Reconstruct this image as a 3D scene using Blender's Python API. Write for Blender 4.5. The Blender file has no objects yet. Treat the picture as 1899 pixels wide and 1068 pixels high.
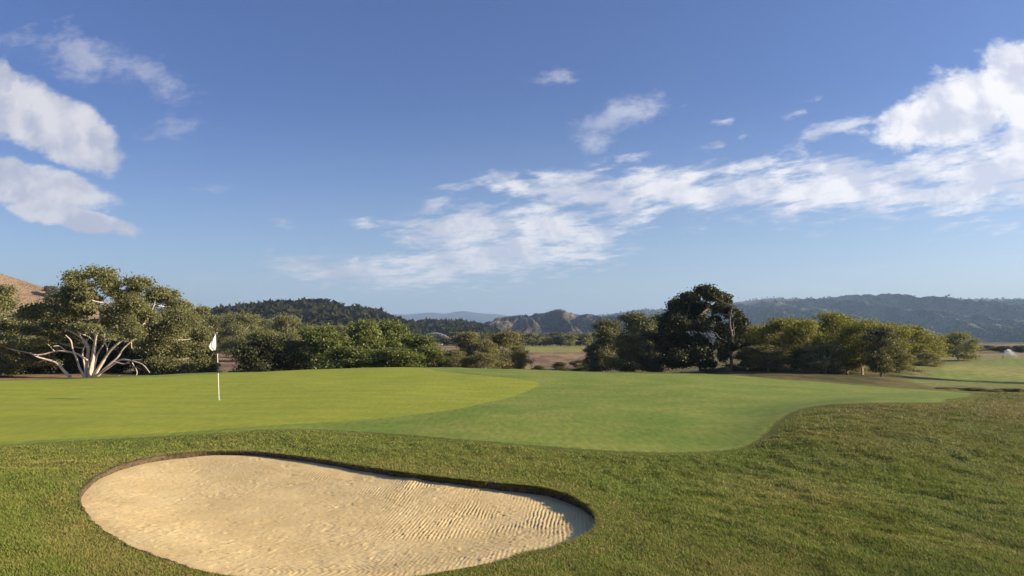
import bpy, math, random
import numpy as np
from mathutils import Vector

# ---------------------------------------------------------------- camera, sky, sun, exposure
S = bpy.context.scene
COL = S.collection
F, CX, HZ, ZC = 1266.0, 949.5, 632.0, 1.8        # focal length in photo pixels, principal column, horizon row, eye height
SUN_EL, SUN_AZ = math.radians(20), math.radians(93)   # azimuth from +Y towards +X
EXPOSURE = 1.18
cam_d = bpy.data.cameras.new('camera'); cam = bpy.data.objects.new('camera', cam_d); COL.objects.link(cam)
cam.location = (0, 0, ZC); cam.rotation_euler = (math.radians(90), 0, 0)
cam_d.sensor_width = 36; cam_d.lens = 36*F/1899; cam_d.shift_y = (HZ-534)/1899
cam_d.clip_start = 0.1; cam_d.clip_end = 120000
S.camera = cam
S.view_settings.view_transform = 'Standard'; S.view_settings.look = 'None'
S.view_settings.exposure = EXPOSURE; S.view_settings.gamma = 1
S.cycles.max_bounces = 5; S.cycles.diffuse_bounces = 3; S.cycles.glossy_bounces = 2
S.cycles.transmission_bounces = 4; S.cycles.transparent_max_bounces = 12; S.cycles.volume_bounces = 0
S.cycles.use_denoising = True

class NT:
    """short-hand for building node trees"""
    def __init__(s, tree): s.t = tree; s.n = tree.nodes; s.l = tree.links
    def new(s, ty, **kw):
        nd = s.n.new(ty)
        for k, v in kw.items(): setattr(nd, k, v)
        return nd
    def put(s, sock, v):
        if isinstance(v, bpy.types.NodeSocket): s.l.new(v, sock)
        elif v is not None: sock.default_value = v
    def m(s, op, a, b=None, c=None, clamp=False):
        nd = s.new('ShaderNodeMath', operation=op, use_clamp=clamp)
        s.put(nd.inputs[0], a); s.put(nd.inputs[1], b); s.put(nd.inputs[2], c)
        return nd.outputs[0]
    def ss(s, x, lo, hi):
        nd = s.new('ShaderNodeMapRange', interpolation_type='SMOOTHSTEP')
        s.put(nd.inputs['Value'], x); s.put(nd.inputs['From Min'], lo); s.put(nd.inputs['From Max'], hi)
        return nd.outputs[0]
    def mix(s, f, a, b, mode='MIX'):
        nd = s.new('ShaderNodeMix', data_type='RGBA', blend_type=mode)
        s.put(nd.inputs[0], f); s.put(nd.inputs[6], col4(a)); s.put(nd.inputs[7], col4(b))
        return nd.outputs[2]
    def noise(s, vec, scale, detail=4, rough=0.55, dist=0.0):
        nd = s.new('ShaderNodeTexNoise'); s.put(nd.inputs['Vector'], vec)
        s.put(nd.inputs['Scale'], scale); s.put(nd.inputs['Detail'], detail); s.put(nd.inputs['Roughness'], rough); s.put(nd.inputs['Distortion'], dist)
        return nd.outputs[0]
    def xyz(s, x, y, z):
        nd = s.new('ShaderNodeCombineXYZ'); s.put(nd.inputs[0], x); s.put(nd.inputs[1], y); s.put(nd.inputs[2], z)
        return nd.outputs[0]
    def attr(s, name, out='Fac'):
        return s.new('ShaderNodeAttribute', attribute_name=name).outputs[out]

def col4(c):
    if isinstance(c, (tuple, list)) and len(c) == 3: return (*c, 1)
    return c

def build_world():
    w = bpy.data.worlds.new('World'); S.world = w; w.use_nodes = True
    T = NT(w.node_tree); T.n.clear()
    out = T.new('ShaderNodeOutputWorld'); bg = T.new('ShaderNodeBackground')
    sky = T.new('ShaderNodeTexSky', sky_type='NISHITA', sun_disc=False)
    sky.sun_elevation = SUN_EL; sky.sun_rotation = SUN_AZ
    sky.air_density = 1.0; sky.dust_density = 1.2; sky.ozone_density = 2.2; sky.altitude = 0
    g = T.new('ShaderNodeTexCoord').outputs['Generated']
    sp = T.new('ShaderNodeSeparateXYZ'); T.put(sp.inputs[0], g)
    x, y, z = sp.outputs
    ys = T.m('MAXIMUM', y, 0.02)
    u = T.m('DIVIDE', x, ys); v = T.m('DIVIDE', z, ys)            # tangents of bearing and of height over the horizon
    zz = T.m('ADD', T.m('MAXIMUM', z, 0.0), 0.05)
    plane = T.xyz(T.m('DIVIDE', x, zz), T.m('DIVIDE', y, zz), 0.0)  # a flat cloud layer overhead
    uv = T.xyz(u, v, 0.0)
    warp = T.noise(uv, 5.0, 4, 0.6)
    warp2 = T.noise(T.xyz(T.m('ADD', u, 7.3), v, 1.0), 5.0, 4, 0.6)
    uw = T.m('ADD', u, T.m('MULTIPLY', T.m('SUBTRACT', warp, 0.5), 0.10))
    vw = T.m('ADD', v, T.m('MULTIPLY', T.m('SUBTRACT', warp2, 0.5), 0.07))
    def blob(px, py, a, b, deg, k=1.0, U=uw, V=vw):
        c, s_ = math.cos(math.radians(deg)), math.sin(math.radians(deg))
        cu, cv = (px-CX)/F, (HZ-py)/F
        du = T.m('SUBTRACT', U, cu); dv = T.m('SUBTRACT', V, cv)
        p = T.m('MULTIPLY_ADD', du, c*F/a, T.m('MULTIPLY', dv, s_*F/a))
        q = T.m('MULTIPLY_ADD', du, -s_*F/b, T.m('MULTIPLY', dv, c*F/b))
        r = T.m('SQRT', T.m('MULTIPLY_ADD', p, p, T.m('MULTIPLY', q, q)))
        return T.m('MULTIPLY', T.m('SUBTRACT', 1.0, r), k)
    def union(bs):
        r = bs[0]
        for b in bs[1:]: r = T.m('MAXIMUM', r, b)
        return T.m('MAXIMUM', r, -1.5)
    # soft heaped clouds on the left, upper right and the little ones in the middle
    fine = T.noise(uv, 13.0, 9, 0.62)
    wisp = T.noise(T.xyz(T.m('MULTIPLY_ADD', u, 1.0, T.m('MULTIPLY', v, -0.35)), T.m('MULTIPLY', v, 1.9), 3.0), 24.0, 9, 0.7, 0.2)
    soft = union([blob(20, 195, 180, 58, -22), blob(150, 250, 100, 56, -18), blob(-60, 170, 140, 74, -10),
                  blob(60, 338, 165, 52, -12), blob(-60, 335, 170, 60, 0), blob(130, 402, 130, 26, -12)])
    d_soft = T.ss(T.m('ADD', soft, T.m('MULTIPLY', T.m('ADD', T.m('MULTIPLY', T.m('SUBTRACT', wisp, 0.5), 0.55), T.m('SUBTRACT', fine, 0.5)), 1.0)), -0.06, 0.26)
    heap = union([blob(1790, 195, 180, 72, 18), blob(1900, 150, 140, 80, 25), blob(1715, 218, 120, 50, 10), blob(1990, 170, 170, 130, 30)])
    d_heap = T.ss(T.m('ADD', heap, T.m('MULTIPLY', T.m('ADD', T.m('MULTIPLY', T.m('SUBTRACT', wisp, 0.5), 0.8), T.m('SUBTRACT', fine, 0.5)), 1.1)), -0.06, 0.36)
    veil = union([blob(170, 115, 120, 48, -12), blob(300, 140, 95, 36, -22, 0.8), blob(1140, 215, 105, 34, 22), blob(1100, 255, 50, 26, 0, 0.8), blob(1025, 150, 46, 22, 10, 0.7),
                  blob(330, 228, 80, 26, 0, 0.45), blob(395, 355, 70, 13, 0, 0.5), blob(60, 80, 110, 40, -8, 0.6)])
    d_veil = T.m('MULTIPLY', T.ss(T.m('ADD', veil, T.m('MULTIPLY', T.m('ADD', T.m('MULTIPLY', T.m('SUBTRACT', wisp, 0.5), 1.6), T.m('SUBTRACT', fine, 0.5)), 1.3)), 0.0, 1.05), 0.55)
    # rippled band: cells of a high layer
    rip = T.noise(plane, 3.4, 9, 0.66, 0.25)
    stre = T.noise(T.xyz(T.m('MULTIPLY_ADD', u, 14.0, T.m('MULTIPLY', v, -18.0)), T.m('MULTIPLY_ADD', v, 46.0, T.m('MULTIPLY', u, -7.0)), 0.0), 1.0, 8, 0.66)
    tex = T.m('ADD', T.m('MULTIPLY', T.m('SUBTRACT', rip, 0.5), 2.3), T.m('MULTIPLY', T.m('SUBTRACT', stre, 0.5), 2.6))
    band = union([blob(1500, 345, 330, 52, 2), blob(1830, 325, 290, 76, 6), blob(1250, 355, 210, 44, 2), blob(1060, 352, 140, 34, -2), blob(950, 345, 90, 20, 3, 0.8),
                  blob(1040, 425, 150, 50, -3), blob(860, 430, 130, 46, -4, 0.95), blob(900, 482, 260, 40, 6, 0.95), blob(720, 500, 160, 32, -6, 0.85), blob(600, 492, 90, 20, -10, 0.6), blob(2050, 320, 200, 100, 8)])
    d_band = T.ss(T.m('ADD', band, T.m('ADD', tex, T.m('MULTIPLY', T.m('SUBTRACT', wisp, 0.5), 0.9))), -0.26, 0.78)
    stk = union([blob(1545, 238, 115, 20, 20), blob(1640, 200, 60, 16, 24), blob(1345, 214, 42, 9, 20, 0.7), blob(1390, 238, 40, 8, 15, 0.7), blob(1478, 208, 30, 8, 22, 0.45), blob(1525, 178, 28, 8, 12, 0.45),
                 blob(1330, 265, 50, 13, 10, 0.6), blob(1140, 300, 60, 14, 10, 0.6), blob(690, 412, 50, 11, -6, 0.5), blob(515, 404, 30, 8, -10, 0.4), blob(660, 470, 26, 9, 0, 0.5), blob(1440, 290, 120, 16, 6, .55)])
    d_stk = T.m('MULTIPLY', T.ss(T.m('ADD', stk, T.m('MULTIPLY_ADD', tex, 0.7, T.m('MULTIPLY', T.m('SUBTRACT', wisp, 0.5), 2.2))), 0.05, 1.0), 0.7)
    low = T.m('MULTIPLY', T.m('MULTIPLY', T.ss(T.noise(T.xyz(T.m('MULTIPLY', u, 3.5), T.m('MULTIPLY', v, 40.0), 0.0), 1.0, 5, 0.6), 0.5, 0.75), T.ss(v, 0.16, 0.02)), 0.4)
    front = T.ss(y, 0.05, 0.25)
    def over(a, b): return T.m('SUBTRACT', 1.0, T.m('MULTIPLY', T.m('SUBTRACT', 1.0, a), T.m('SUBTRACT', 1.0, b)))
    d = over(over(over(d_soft, d_heap), over(d_veil, d_band)), over(d_stk, low))
    d = T.m('MULTIPLY', T.m('MULTIPLY', d, front), 0.90)
    rear = T.m('MULTIPLY', T.ss(rip, 0.55, 0.75), T.m('MULTIPLY', T.m('SUBTRACT', 1.0, front), T.ss(z, 0.0, 0.2)))
    d = T.m('MAXIMUM', d, T.m('MULTIPLY', rear, 0.8))
    # thick parts bright, thin edges and undersides greyer; brighter towards the sun on the right
    side = T.ss(u, -0.8, 0.8)
    w3 = T.xyz(uw, vw, 0.0)
    offs = T.xyz(T.m('ADD', uw, 0.016), T.m('ADD', vw, 0.022), 0.0)       # one step towards the sun
    rel = T.m('SUBTRACT', T.noise(w3, 9.0, 6, 0.55), T.noise(offs, 9.0, 6, 0.55))
    inner = T.ss(rel, -0.10, 0.11)
    cc = T.mix(inner, (3.5, 3.6, 4.15), (5.5, 5.35, 5.3))
    cc = T.mix(1.0, cc, T.mix(side, (0.92, 0.91, 0.93), (1.28, 1.26, 1.24)), 'MULTIPLY')
    tinted = T.mix(1.0, sky.outputs[0], T.mix(T.ss(v, -0.02, 0.40), (0.86, 0.88, 0.98), (0.315, 0.425, 0.75)), 'MULTIPLY')
    tinted = T.mix(1.0, tinted, T.mix(T.m('MULTIPLY', side, front), (1, 1, 1), (1.22, 1.18, 1.10)), 'MULTIPLY')
    T.put(bg.inputs['Color'], T.mix(d, tinted, cc))
    bg.inputs['Strength'].default_value = 0.076
    T.put(out.inputs[0], bg.outputs[0])
build_world()

sun_d = bpy.data.lights.new('sun', 'SUN'); sun = bpy.data.objects.new('sun', sun_d); COL.objects.link(sun)
sun_d.energy = 4.6; sun_d.angle = math.radians(0.5); sun_d.color = (1.0, 0.83, 0.62)
sv = Vector((math.cos(SUN_EL)*math.sin(SUN_AZ), math.cos(SUN_EL)*math.cos(SUN_AZ), math.sin(SUN_EL)))
sun.rotation_euler = sv.to_track_quat('Z', 'Y').to_euler(); sun.location = sv*100

# ---------------------------------------------------------------- numpy helpers
def _hash(ix, iy, seed):
    h = (ix.astype(np.int64)*374761393 + iy.astype(np.int64)*668265263 + seed*1442695041) & 0xffffffff
    h = ((h ^ (h >> 13))*1274126177) & 0xffffffff
    return ((h ^ (h >> 16)) & 0xffffff)/float(0xffffff)
def vnoise(x, y, seed=0):
    ix, iy = np.floor(x), np.floor(y); fx, fy = x-ix, y-iy
    fx = fx*fx*fx*(fx*(fx*6-15)+10); fy = fy*fy*fy*(fy*(fy*6-15)+10)
    a, b, c, d = _hash(ix, iy, seed), _hash(ix+1, iy, seed), _hash(ix, iy+1, seed), _hash(ix+1, iy+1, seed)
    return (a*(1-fx)+b*fx)*(1-fy) + (c*(1-fx)+d*fx)*fy
def fbm(x, y, seed=0, octs=4, gain=0.5):
    x = np.asarray(x, float); y = np.asarray(y, float); s = 0; a = 1; t = 0
    for k in range(octs):
        s = s + a*vnoise(x*2**k, y*2**k, seed+k*17); t += a; a *= gain
    return s/t
def smooth(a, lo, hi):
    t = np.clip((np.asarray(a, float)-lo)/(hi-lo), 0, 1); return t*t*(3-2*t)

def mesh_np(name, verts, faces, mat=None, attrs=None, smooth_sh=False, mats=None):
    """faces: int array (n, k) with one k"""
    verts = np.asarray(verts, np.float32).reshape(-1, 3); faces = np.asarray(faces, np.int32)
    n, k = faces.shape
    me = bpy.data.meshes.new(name)
    me.vertices.add(len(verts)); me.vertices.foreach_set('co', verts.ravel())
    me.loops.add(n*k); me.loops.foreach_set('vertex_index', faces.ravel())
    me.polygons.add(n); me.polygons.foreach_set('loop_start', np.arange(0, n*k, k, dtype=np.int32))
    if smooth_sh: me.polygons.foreach_set('use_smooth', np.ones(n, bool))
    me.update(calc_edges=True)
    for an, (ty, val) in (attrs or {}).items():
        at = me.attributes.new(an, ty, 'POINT')
        at.data.foreach_set('color' if ty == 'FLOAT_COLOR' else 'value', np.asarray(val, np.float32).ravel())
    if mat: me.materials.append(mat)
    return me
def put(name, me, parent=None, loc=(0, 0, 0)):
    o = bpy.data.objects.new(name, me); COL.objects.link(o); o.location = loc
    if parent is not None: o.parent = parent
    return o
def grid_faces(r, c, wrap=False):
    i = np.arange(r-1)[:, None]*c; j = np.arange(c if wrap else c-1)[None, :]; j2 = (j+1) % c
    return np.stack([i+j, i+j2, i+c+j2, i+c+j], -1).reshape(-1, 4)
def structure(o, kind='structure'):
    o['kind'] = kind; return o
def tag(o, label, cat, group=None):
    o['label'] = label; o['category'] = cat
    if group: o['group'] = group
    return o
def thing(name, label, cat, loc=(0, 0, 0), group=None):
    o = bpy.data.objects.new(name, None); COL.objects.link(o); o.location = loc; o.empty_display_size = 0.3
    return tag(o, label, cat, group)
def join(parts):
    vs, fs, n = [], [], 0
    for v, f in parts:
        vs.append(np.asarray(v, float).reshape(-1, 3)); fs.append(np.asarray(f)+n); n += len(vs[-1])
    return np.concatenate(vs), np.concatenate(fs)
def tube(path, radii, sides=7):
    P = np.asarray(path, float); R = np.asarray(radii, float); n = len(P)
    T = np.gradient(P, axis=0); T /= np.linalg.norm(T, axis=1)[:, None]+1e-9
    ref = np.array([0.31, 0.95, 0.1]); A = np.cross(T, ref); A /= np.linalg.norm(A, axis=1)[:, None]+1e-9; B = np.cross(T, A)
    a = np.linspace(0, 2*np.pi, sides, endpoint=False)
    V = P[:, None]+R[:, None, None]*(np.cos(a)[None, :, None]*A[:, None]+np.sin(a)[None, :, None]*B[:, None])
    return V.reshape(-1, 3), grid_faces(n, sides, True)
def spline(pts, n=14):
    P = np.asarray(pts, float); P = np.vstack([2*P[0]-P[1], P, 2*P[-1]-P[-2]]); out = []
    segs = len(P)-3
    for t in np.linspace(0, segs-1e-6, n):
        i = int(t); f = t-i; a, b, c, d = P[i:i+4]
        out.append(0.5*(2*b+(c-a)*f+(2*a-5*b+4*c-d)*f*f+(3*b-a-3*c+d)*f**3))
    return np.array(out)

# ---------------------------------------------------------------- materials
def mat(name, rough=0.8, spec=0.2):
    m = bpy.data.materials.new(name); m.use_nodes = True
    T = NT(m.node_tree); b = m.node_tree.nodes['Principled BSDF']
    b.inputs['Roughness'].default_value = rough; b.inputs['Specular IOR Level'].default_value = spec
    return m, T, b
def bump(T, b, h, dist, strength=1.0):
    nd = T.new('ShaderNodeBump'); nd.inputs['Distance'].default_value = dist; nd.inputs['Strength'].default_value = strength
    T.put(nd.inputs['Height'], h); T.put(b.inputs['Normal'], nd.outputs[0])
def simple(name, c1, c2, scale=8, rough=0.8, spec=0.2, bd=0.0):
    m, T, b = mat(name, rough, spec)
    p = T.new('ShaderNodeTexCoord').outputs['Object']
    n = T.noise(p, scale, 5, 0.6)
    T.put(b.inputs['Base Color'], T.mix(T.ss(n, 0.3, 0.7), c1, c2))
    if bd: bump(T, b, n, bd)
    return m
def leaf_mat(name, dark, light, trans=0.45, rough=0.55, spec=0.25):
    m, T, b = mat(name, rough, spec)
    t = T.attr('tint'); c = T.mix(t, dark, light)
    T.put(b.inputs['Base Color'], c)
    tr = T.new('ShaderNodeBsdfTranslucent'); T.put(tr.inputs['Color'], T.mix(1.0, c, (1.15, 1.1, 0.6), 'MULTIPLY'))
    mx = T.new('ShaderNodeMixShader'); mx.inputs[0].default_value = trans
    T.put(mx.inputs[1], b.outputs[0]); T.put(mx.inputs[2], tr.outputs[0])
    T.put(m.node_tree.nodes['Material Output'].inputs[0], mx.outputs[0])
    return m
M_BARK_WHITE = simple('pale_paper_bark', (0.78, 0.67, 0.54), (0.48, 0.38, 0.29), 3.0, 0.85, 0.1, 0.02)
M_BARK_BANYAN = simple('weathered_pale_bark', (.36, .30, .235), (.20, .16, .125), 3.0, .9, .1, .02)
M_BARK_GREY = simple('grey_bark', (0.26, 0.21, 0.16), (0.13, 0.10, 0.08), 4.0, 0.9, 0.1, 0.02)
M_BARK_DARK = simple('dark_bark', (0.12, 0.095, 0.075), (0.06, 0.05, 0.04), 4.0, 0.9, 0.1, 0.02)
M_LEAF = {
    'olive': leaf_mat('olive_leaf', (0.130, 0.140, 0.060), (0.350, 0.350, 0.165)),
    'broad': leaf_mat('glossy_broad_leaf', (0.065, 0.095, 0.024), (0.275, 0.310, 0.090), 0.4, 0.45, 0.3),
    'scrub': leaf_mat('grey_green_leaf', (0.135, 0.135, 0.060), (0.330, 0.315, 0.145)),
    'gum': leaf_mat('dull_dark_leaf', (0.075, 0.085, 0.032), (0.225, 0.225, 0.095), 0.25),
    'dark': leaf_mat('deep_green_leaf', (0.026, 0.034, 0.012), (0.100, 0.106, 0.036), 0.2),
    'acacia': leaf_mat('yellow_green_leaf', (0.110, 0.120, 0.022), (0.330, 0.325, 0.075), 0.4),
    'wood': leaf_mat('distant_wood_leaf', (0.018, 0.020, 0.010), (0.050, 0.050, 0.022), 0.15, 0.8, 0.05),
    'range': leaf_mat('mountain_wood_leaf', (0.045, 0.054, 0.030), (0.110, 0.118, 0.066), 0.15, 0.9, 0.0),
}

# ---------------------------------------------------------------- terrain height
COLS = [-500, 0, 200, 400, 560, 700, 850, 1000, 1150, 1280, 1400, 1500, 1600, 1700, 1800, 1900, 2400]
YN = [3, 5, 7, 9, 11, 13, 15, 17.5, 21, 25, 29, 33, 37, 42, 50, 60, 70, 80, 95, 120, 150, 165, 200, 300, 600, 3000, 60000]
far_a = [-1.9, -1.2, -0.75, -0.5, -0.4, 0, 0, 0]                # from 120 m on, default
ZT = {
 -500: [0, 0, 0, 0, 0, 0, .03, .06, .12, .13, .10, -.1, -.4, -.9, -1.2, -1.3, -1.5, -1.7, -1.9]+far_a,
 0:    [0, 0, 0, 0, 0, 0, .02, .05, .12, .14, .12, -.08, -.4, -.8, -1.1, -1.25, -1.4, -1.6, -1.9]+far_a,
 200:  [0, 0, 0, 0, 0, 0, .01, .03, .08, .13, .15, .10, -.2, -.7, -1.1, -1.2, -1.4, -1.6, -1.9]+far_a,
 400:  [0, 0, 0, 0, .02, 0, 0, 0, 0, .06, .14, .19, .10, -.4, -1.2, -1.6, -1.8, -1.9, -2.0]+far_a,
 560:  [0, 0, 0, 0, .05, .02, .02, .02, .05, .12, .21, .28, .30, 0, -.9, -1.4, -1.6, -1.9, -2.0]+far_a,
 700:  [0, 0, 0, .02, .08, .05, .04, .05, .10, .18, .27, .35, .39, .2, -.7, -1.3, -1.6, -1.9, -2.0]+far_a,
 850:  [0, 0, 0, .02, .08, .08, .07, .07, .10, .17, .24, .30, .31, .1, -.7, -1.4, -1.7, -1.9, -2.0]+far_a,
 1000: [0, 0, 0, .02, .06, .06, .05, .06, .09, .14, .18, .22, .20, -.1, -.8, -1.5, -1.9, -2.1, -2.1, -1.75, -1.25, -.72, -.55, -.45, -.4, 0, 0, 0],
 1150: [0, 0, 0, 0, .03, .03, .03, .05, .08, .15, .18, .19, .14, -.1, -.8, -1.5, -1.9, -2.1, -2.1, -1.75, -1.25, -.72, -.55, -.45, -.4, 0, 0, 0],
 1280: [0, 0, 0, 0, .02, .01, .01, .03, .05, .10, .14, .15, .12, -.2, -.8, -1.4, -1.6, -1.8, -2.0]+far_a,
 1400: [0, 0, 0, .0, .03, .03, .03, .03, .03, .03, .05, .0, -.15, -.5, -1.0, -.95, -.6, -.7, -1.4]+far_a,
 1500: [0, 0, .02, .06, .25, .36, .37, .18, .04, .02, .0, -.1, -.45, -.8, -1.0, -.85, -.55, -.6, -1.4]+far_a,
 1600: [0, .01, .04, .06, .26, .38, .43, .30, .10, .0, -.06, -.3, -.7, -1.1, -1.15, -1.05, -.9, -1.0, -1.5]+far_a,
 1700: [0, .01, .04, .06, .27, .40, .46, .37, .17, .0, -.15, -.45, -.9, -1.3, -1.5, -1.5, -1.5, -1.5, -1.6, -1.7, -1.7, -1.7, -1.5, -1, -.5, 0, 0, 0],
 1800: [0, .01, .04, .06, .28, .41, .48, .42, .18, -.1, -.4, -.7, -1.1, -1.4, -1.7, -1.9, -1.9, -1.9, -1.85, -1.8, -1.75, -1.75, -1.6, -1, -.5, 0, 0, 0],
 1900: [0, .01, .04, .06, .28, .42, .49, .44, .15, -.3, -.6, -.9, -1.2, -1.4, -1.8, -2.0, -1.95, -1.9, -1.85, -1.8, -1.75, -1.75, -1.6, -1, -.5, 0, 0, 0],
 2400: [0, .01, .04, .06, .28, .42, .49, .40, .1, -.3, -.6, -.9, -1.2, -1.4, -1.8, -2.0, -1.95, -1.9, -1.85, -1.8, -1.75, -1.75, -1.6, -1, -.5, 0, 0, 0],
}
LY = np.linspace(math.log(3), math.log(60000), 700); PXT = np.linspace(-500, 2400, 250)
def _table():
    rows = []
    for c in COLS:
        z = ZT[c]; n = len(YN); z = z[:n] if len(z) >= n else z+[0]*(n-len(z))
        rows.append(np.interp(LY, np.log(YN), z))
    rows = np.array(rows); A = np.empty((len(PXT), len(LY)))
    for j in range(len(LY)): A[:, j] = np.interp(PXT, COLS, rows[:, j])
    def blur(a, ax, r):
        k = np.ones(2*r+1)/(2*r+1); pad = [(0, 0), (0, 0)]; pad[ax] = (r, r)
        return np.apply_along_axis(lambda q: np.convolve(q, k, 'valid'), ax, np.pad(a, pad, 'edge'))
    for _ in range(3): A = blur(A, 1, 3)
    for _ in range(3): A = blur(A, 0, 5)
    return A
ZTAB = _table()
def h(x, y):
    x = np.asarray(x, float); y = np.asarray(y, float)
    r = np.hypot(x, y); Y = np.maximum(np.where(y > 0.3*r, y, 0.3*r+0*y), 3.0)
    px = np.clip(CX+F*x/Y, -499, 2399); px = np.where(y < 0, np.where(x > 0, 2399, -499), px)
    ly = np.clip(np.log(Y), LY[0], LY[-1]-1e-6)
    fi = (px-PXT[0])/(PXT[1]-PXT[0]); fj = (ly-LY[0])/(LY[1]-LY[0])
    i = np.clip(fi.astype(int), 0, len(PXT)-2); j = np.clip(fj.astype(int), 0, len(LY)-2); fi -= i; fj -= j
    z = (ZTAB[i, j]*(1-fi)+ZTAB[i+1, j]*fi)*(1-fj)+(ZTAB[i, j+1]*(1-fi)+ZTAB[i+1, j+1]*fi)*fj
    z = z+((fbm(x*.17+3, y*.17, 31, 2)-.5)*.17+(fbm(x*.5, y*.5, 37, 2)-.5)*.035)*smooth(Y, 10, 15)*smooth(-Y, -60, -40)
    return z*smooth(y, -2, 3)
_ys = np.exp(np.linspace(math.log(4), math.log(300), 6000))
def on_ground(px, py, y0=4.0, y1=300.0):
    """first point of the ground in that direction"""
    ys = _ys[(_ys >= y0) & (_ys <= y1)]; xs = (px-CX)/F*ys
    pr = HZ+F*(ZC-h(xs, ys))/ys
    k = np.argmax(pr <= py) if (pr <= py).any() else int(np.argmin(pr))
    return xs[k], ys[k]
def zat(py, Y): return ZC-(py-HZ)*Y/F
def xat(px, Y): return (px-CX)/F*Y

# ---------------------------------------------------------------- bunker outline and mowing lines (as ground curves)
OUT = [(148, 925), (153, 907), (180, 886), (220, 867), (270, 853), (330, 844), (400, 839.5), (470, 840), (540, 847), (600, 855), (680, 868), (760, 880), (850, 891), (930, 899), (1002, 906), (1056, 919),
       (1094, 940), (1114, 963), (1110, 986), (1076, 1006), (1000, 1028), (930, 1045), (850, 1061), (760, 1076), (650, 1087), (540, 1084), (440, 1075), (370, 1062), (300, 1040), (230, 1010), (180, 978), (155, 950)]
OUTG = np.array([on_ground(*p) for p in OUT])
BC = np.array([-1.75, 7.0])
_c = spline(np.vstack([OUTG, OUTG[:1]]), 600)[:, :2] if False else None
_p = np.vstack([OUTG[-3:], OUTG, OUTG[:3]]); _p = spline(np.c_[_p, np.zeros(len(_p))], 1200)[:, :2]
_th = np.arctan2(_p[:, 1]-BC[1], _p[:, 0]-BC[0]); _rr = np.hypot(_p[:, 0]-BC[0], _p[:, 1]-BC[1])
TH = np.linspace(-np.pi, np.pi, 2049)
_o = np.argsort(_th); RT = np.interp(TH, _th[_o], _rr[_o], period=2*np.pi)
for _ in range(2):
    _q = np.r_[RT[-7:-1], RT, RT[1:7]]; RT = np.convolve(_q, np.ones(13)/13, 'valid')
def bunker_r(th): return np.interp(th, TH, RT, period=2*np.pi)
def bunker_sd(x, y):
    dx, dy = x-BC[0], y-BC[1]; return bunker_r(np.arctan2(dy, dx))-np.hypot(dx, dy)   # >0 inside
GREEN_PX = [(-500, 860), (0, 822), (200, 809), (400, 797), (600, 783), (750, 771), (850, 758), (930, 741), (980, 724), (1000, 713), (985, 706.5), (900, 697), (800, 686), (745, 680.5), (650, 681.5), (560, 684.5), (400, 693.5), (200, 701.5), (0, 706.0), (-500, 712)]
COLLAR_PX = [(-500, 868), (0, 827), (200, 814), (400, 803), (560, 796), (700, 803), (850, 815), (1000, 827), (1150, 837), (1280, 839), (1375, 829), (1420, 802), (1447, 776), (1480, 760), (1530, 751), (1600, 748), (1735, 746.5), (1752, 740), (1800, 735)]
def poly_sd(poly, X, Y):
    P = np.asarray(poly); Q = np.roll(P, -1, 0); X = np.asarray(X); Y = np.asarray(Y)
    d = np.full(X.shape, 1e9); ins = np.zeros(X.shape, bool)
    for (ax, ay), (bx, by) in zip(P, Q):
        ex, ey = bx-ax, by-ay; t = np.clip(((X-ax)*ex+(Y-ay)*ey)/(ex*ex+ey*ey+1e-12), 0, 1)
        d = np.minimum(d, np.hypot(X-ax-t*ex, Y-ay-t*ey))
        c = ((ay > Y) != (by > Y)) & (X < (bx-ax)*(Y-ay)/(by-ay+1e-12)+ax); ins ^= c
    return np.where(ins, d, -d)
def curve_on_ground(pxs, n): 
    g = np.array([on_ground(a, b, 9, 42) for a, b in pxs]); return spline(np.c_[g, np.zeros(len(g))], n)[:, :2]
GREEN_G = curve_on_ground(GREEN_PX, 150)
_cf = curve_on_ground(COLLAR_PX, 110)
_back = np.array([(xat(a, b), b) for a, b in [(1800, 24), (1700, 27), (1600, 30.5), (1500, 32.5), (1400, 34.5), (1280, 37), (1150, 38), (1000, 38), (850, 39.5), (700, 40), (560, 39), (400, 36.5), (200, 32.5), (0, 30.5), (-500, 30)]])
COLLAR_G = np.vstack([_cf, _back])
def g2(pts, Y0=50, Y1=260): return np.array([(xat(a, b), b) for a, b in pts])
FAIR_R = g2([(1715, 66), (1760, 60), (1900, 58), (2400, 58), (2400, 135), (1900, 128), (1790, 112), (1735, 90)])
FAIR_C = g2([(900, 168), (1010, 166), (1150, 166), (1290, 168), (1290, 250), (1150, 280), (960, 280), (900, 250)])
FAIR_L = g2([(200, 215), (600, 215), (600, 330), (200, 330)])

def relief(x, y):
    w = fbm(x*1.3, y*1.3, 7, 2)
    return (fbm(x*1.7, y*1.7, 5, 4)-.5)*.05+(fbm(x*.45, y*.45, 9, 2)-.5)*.10+(fbm(x*4.2+2*w, y*3.0, 15, 3)-.5)*.055*smooth(y, 4, 7)
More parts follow.
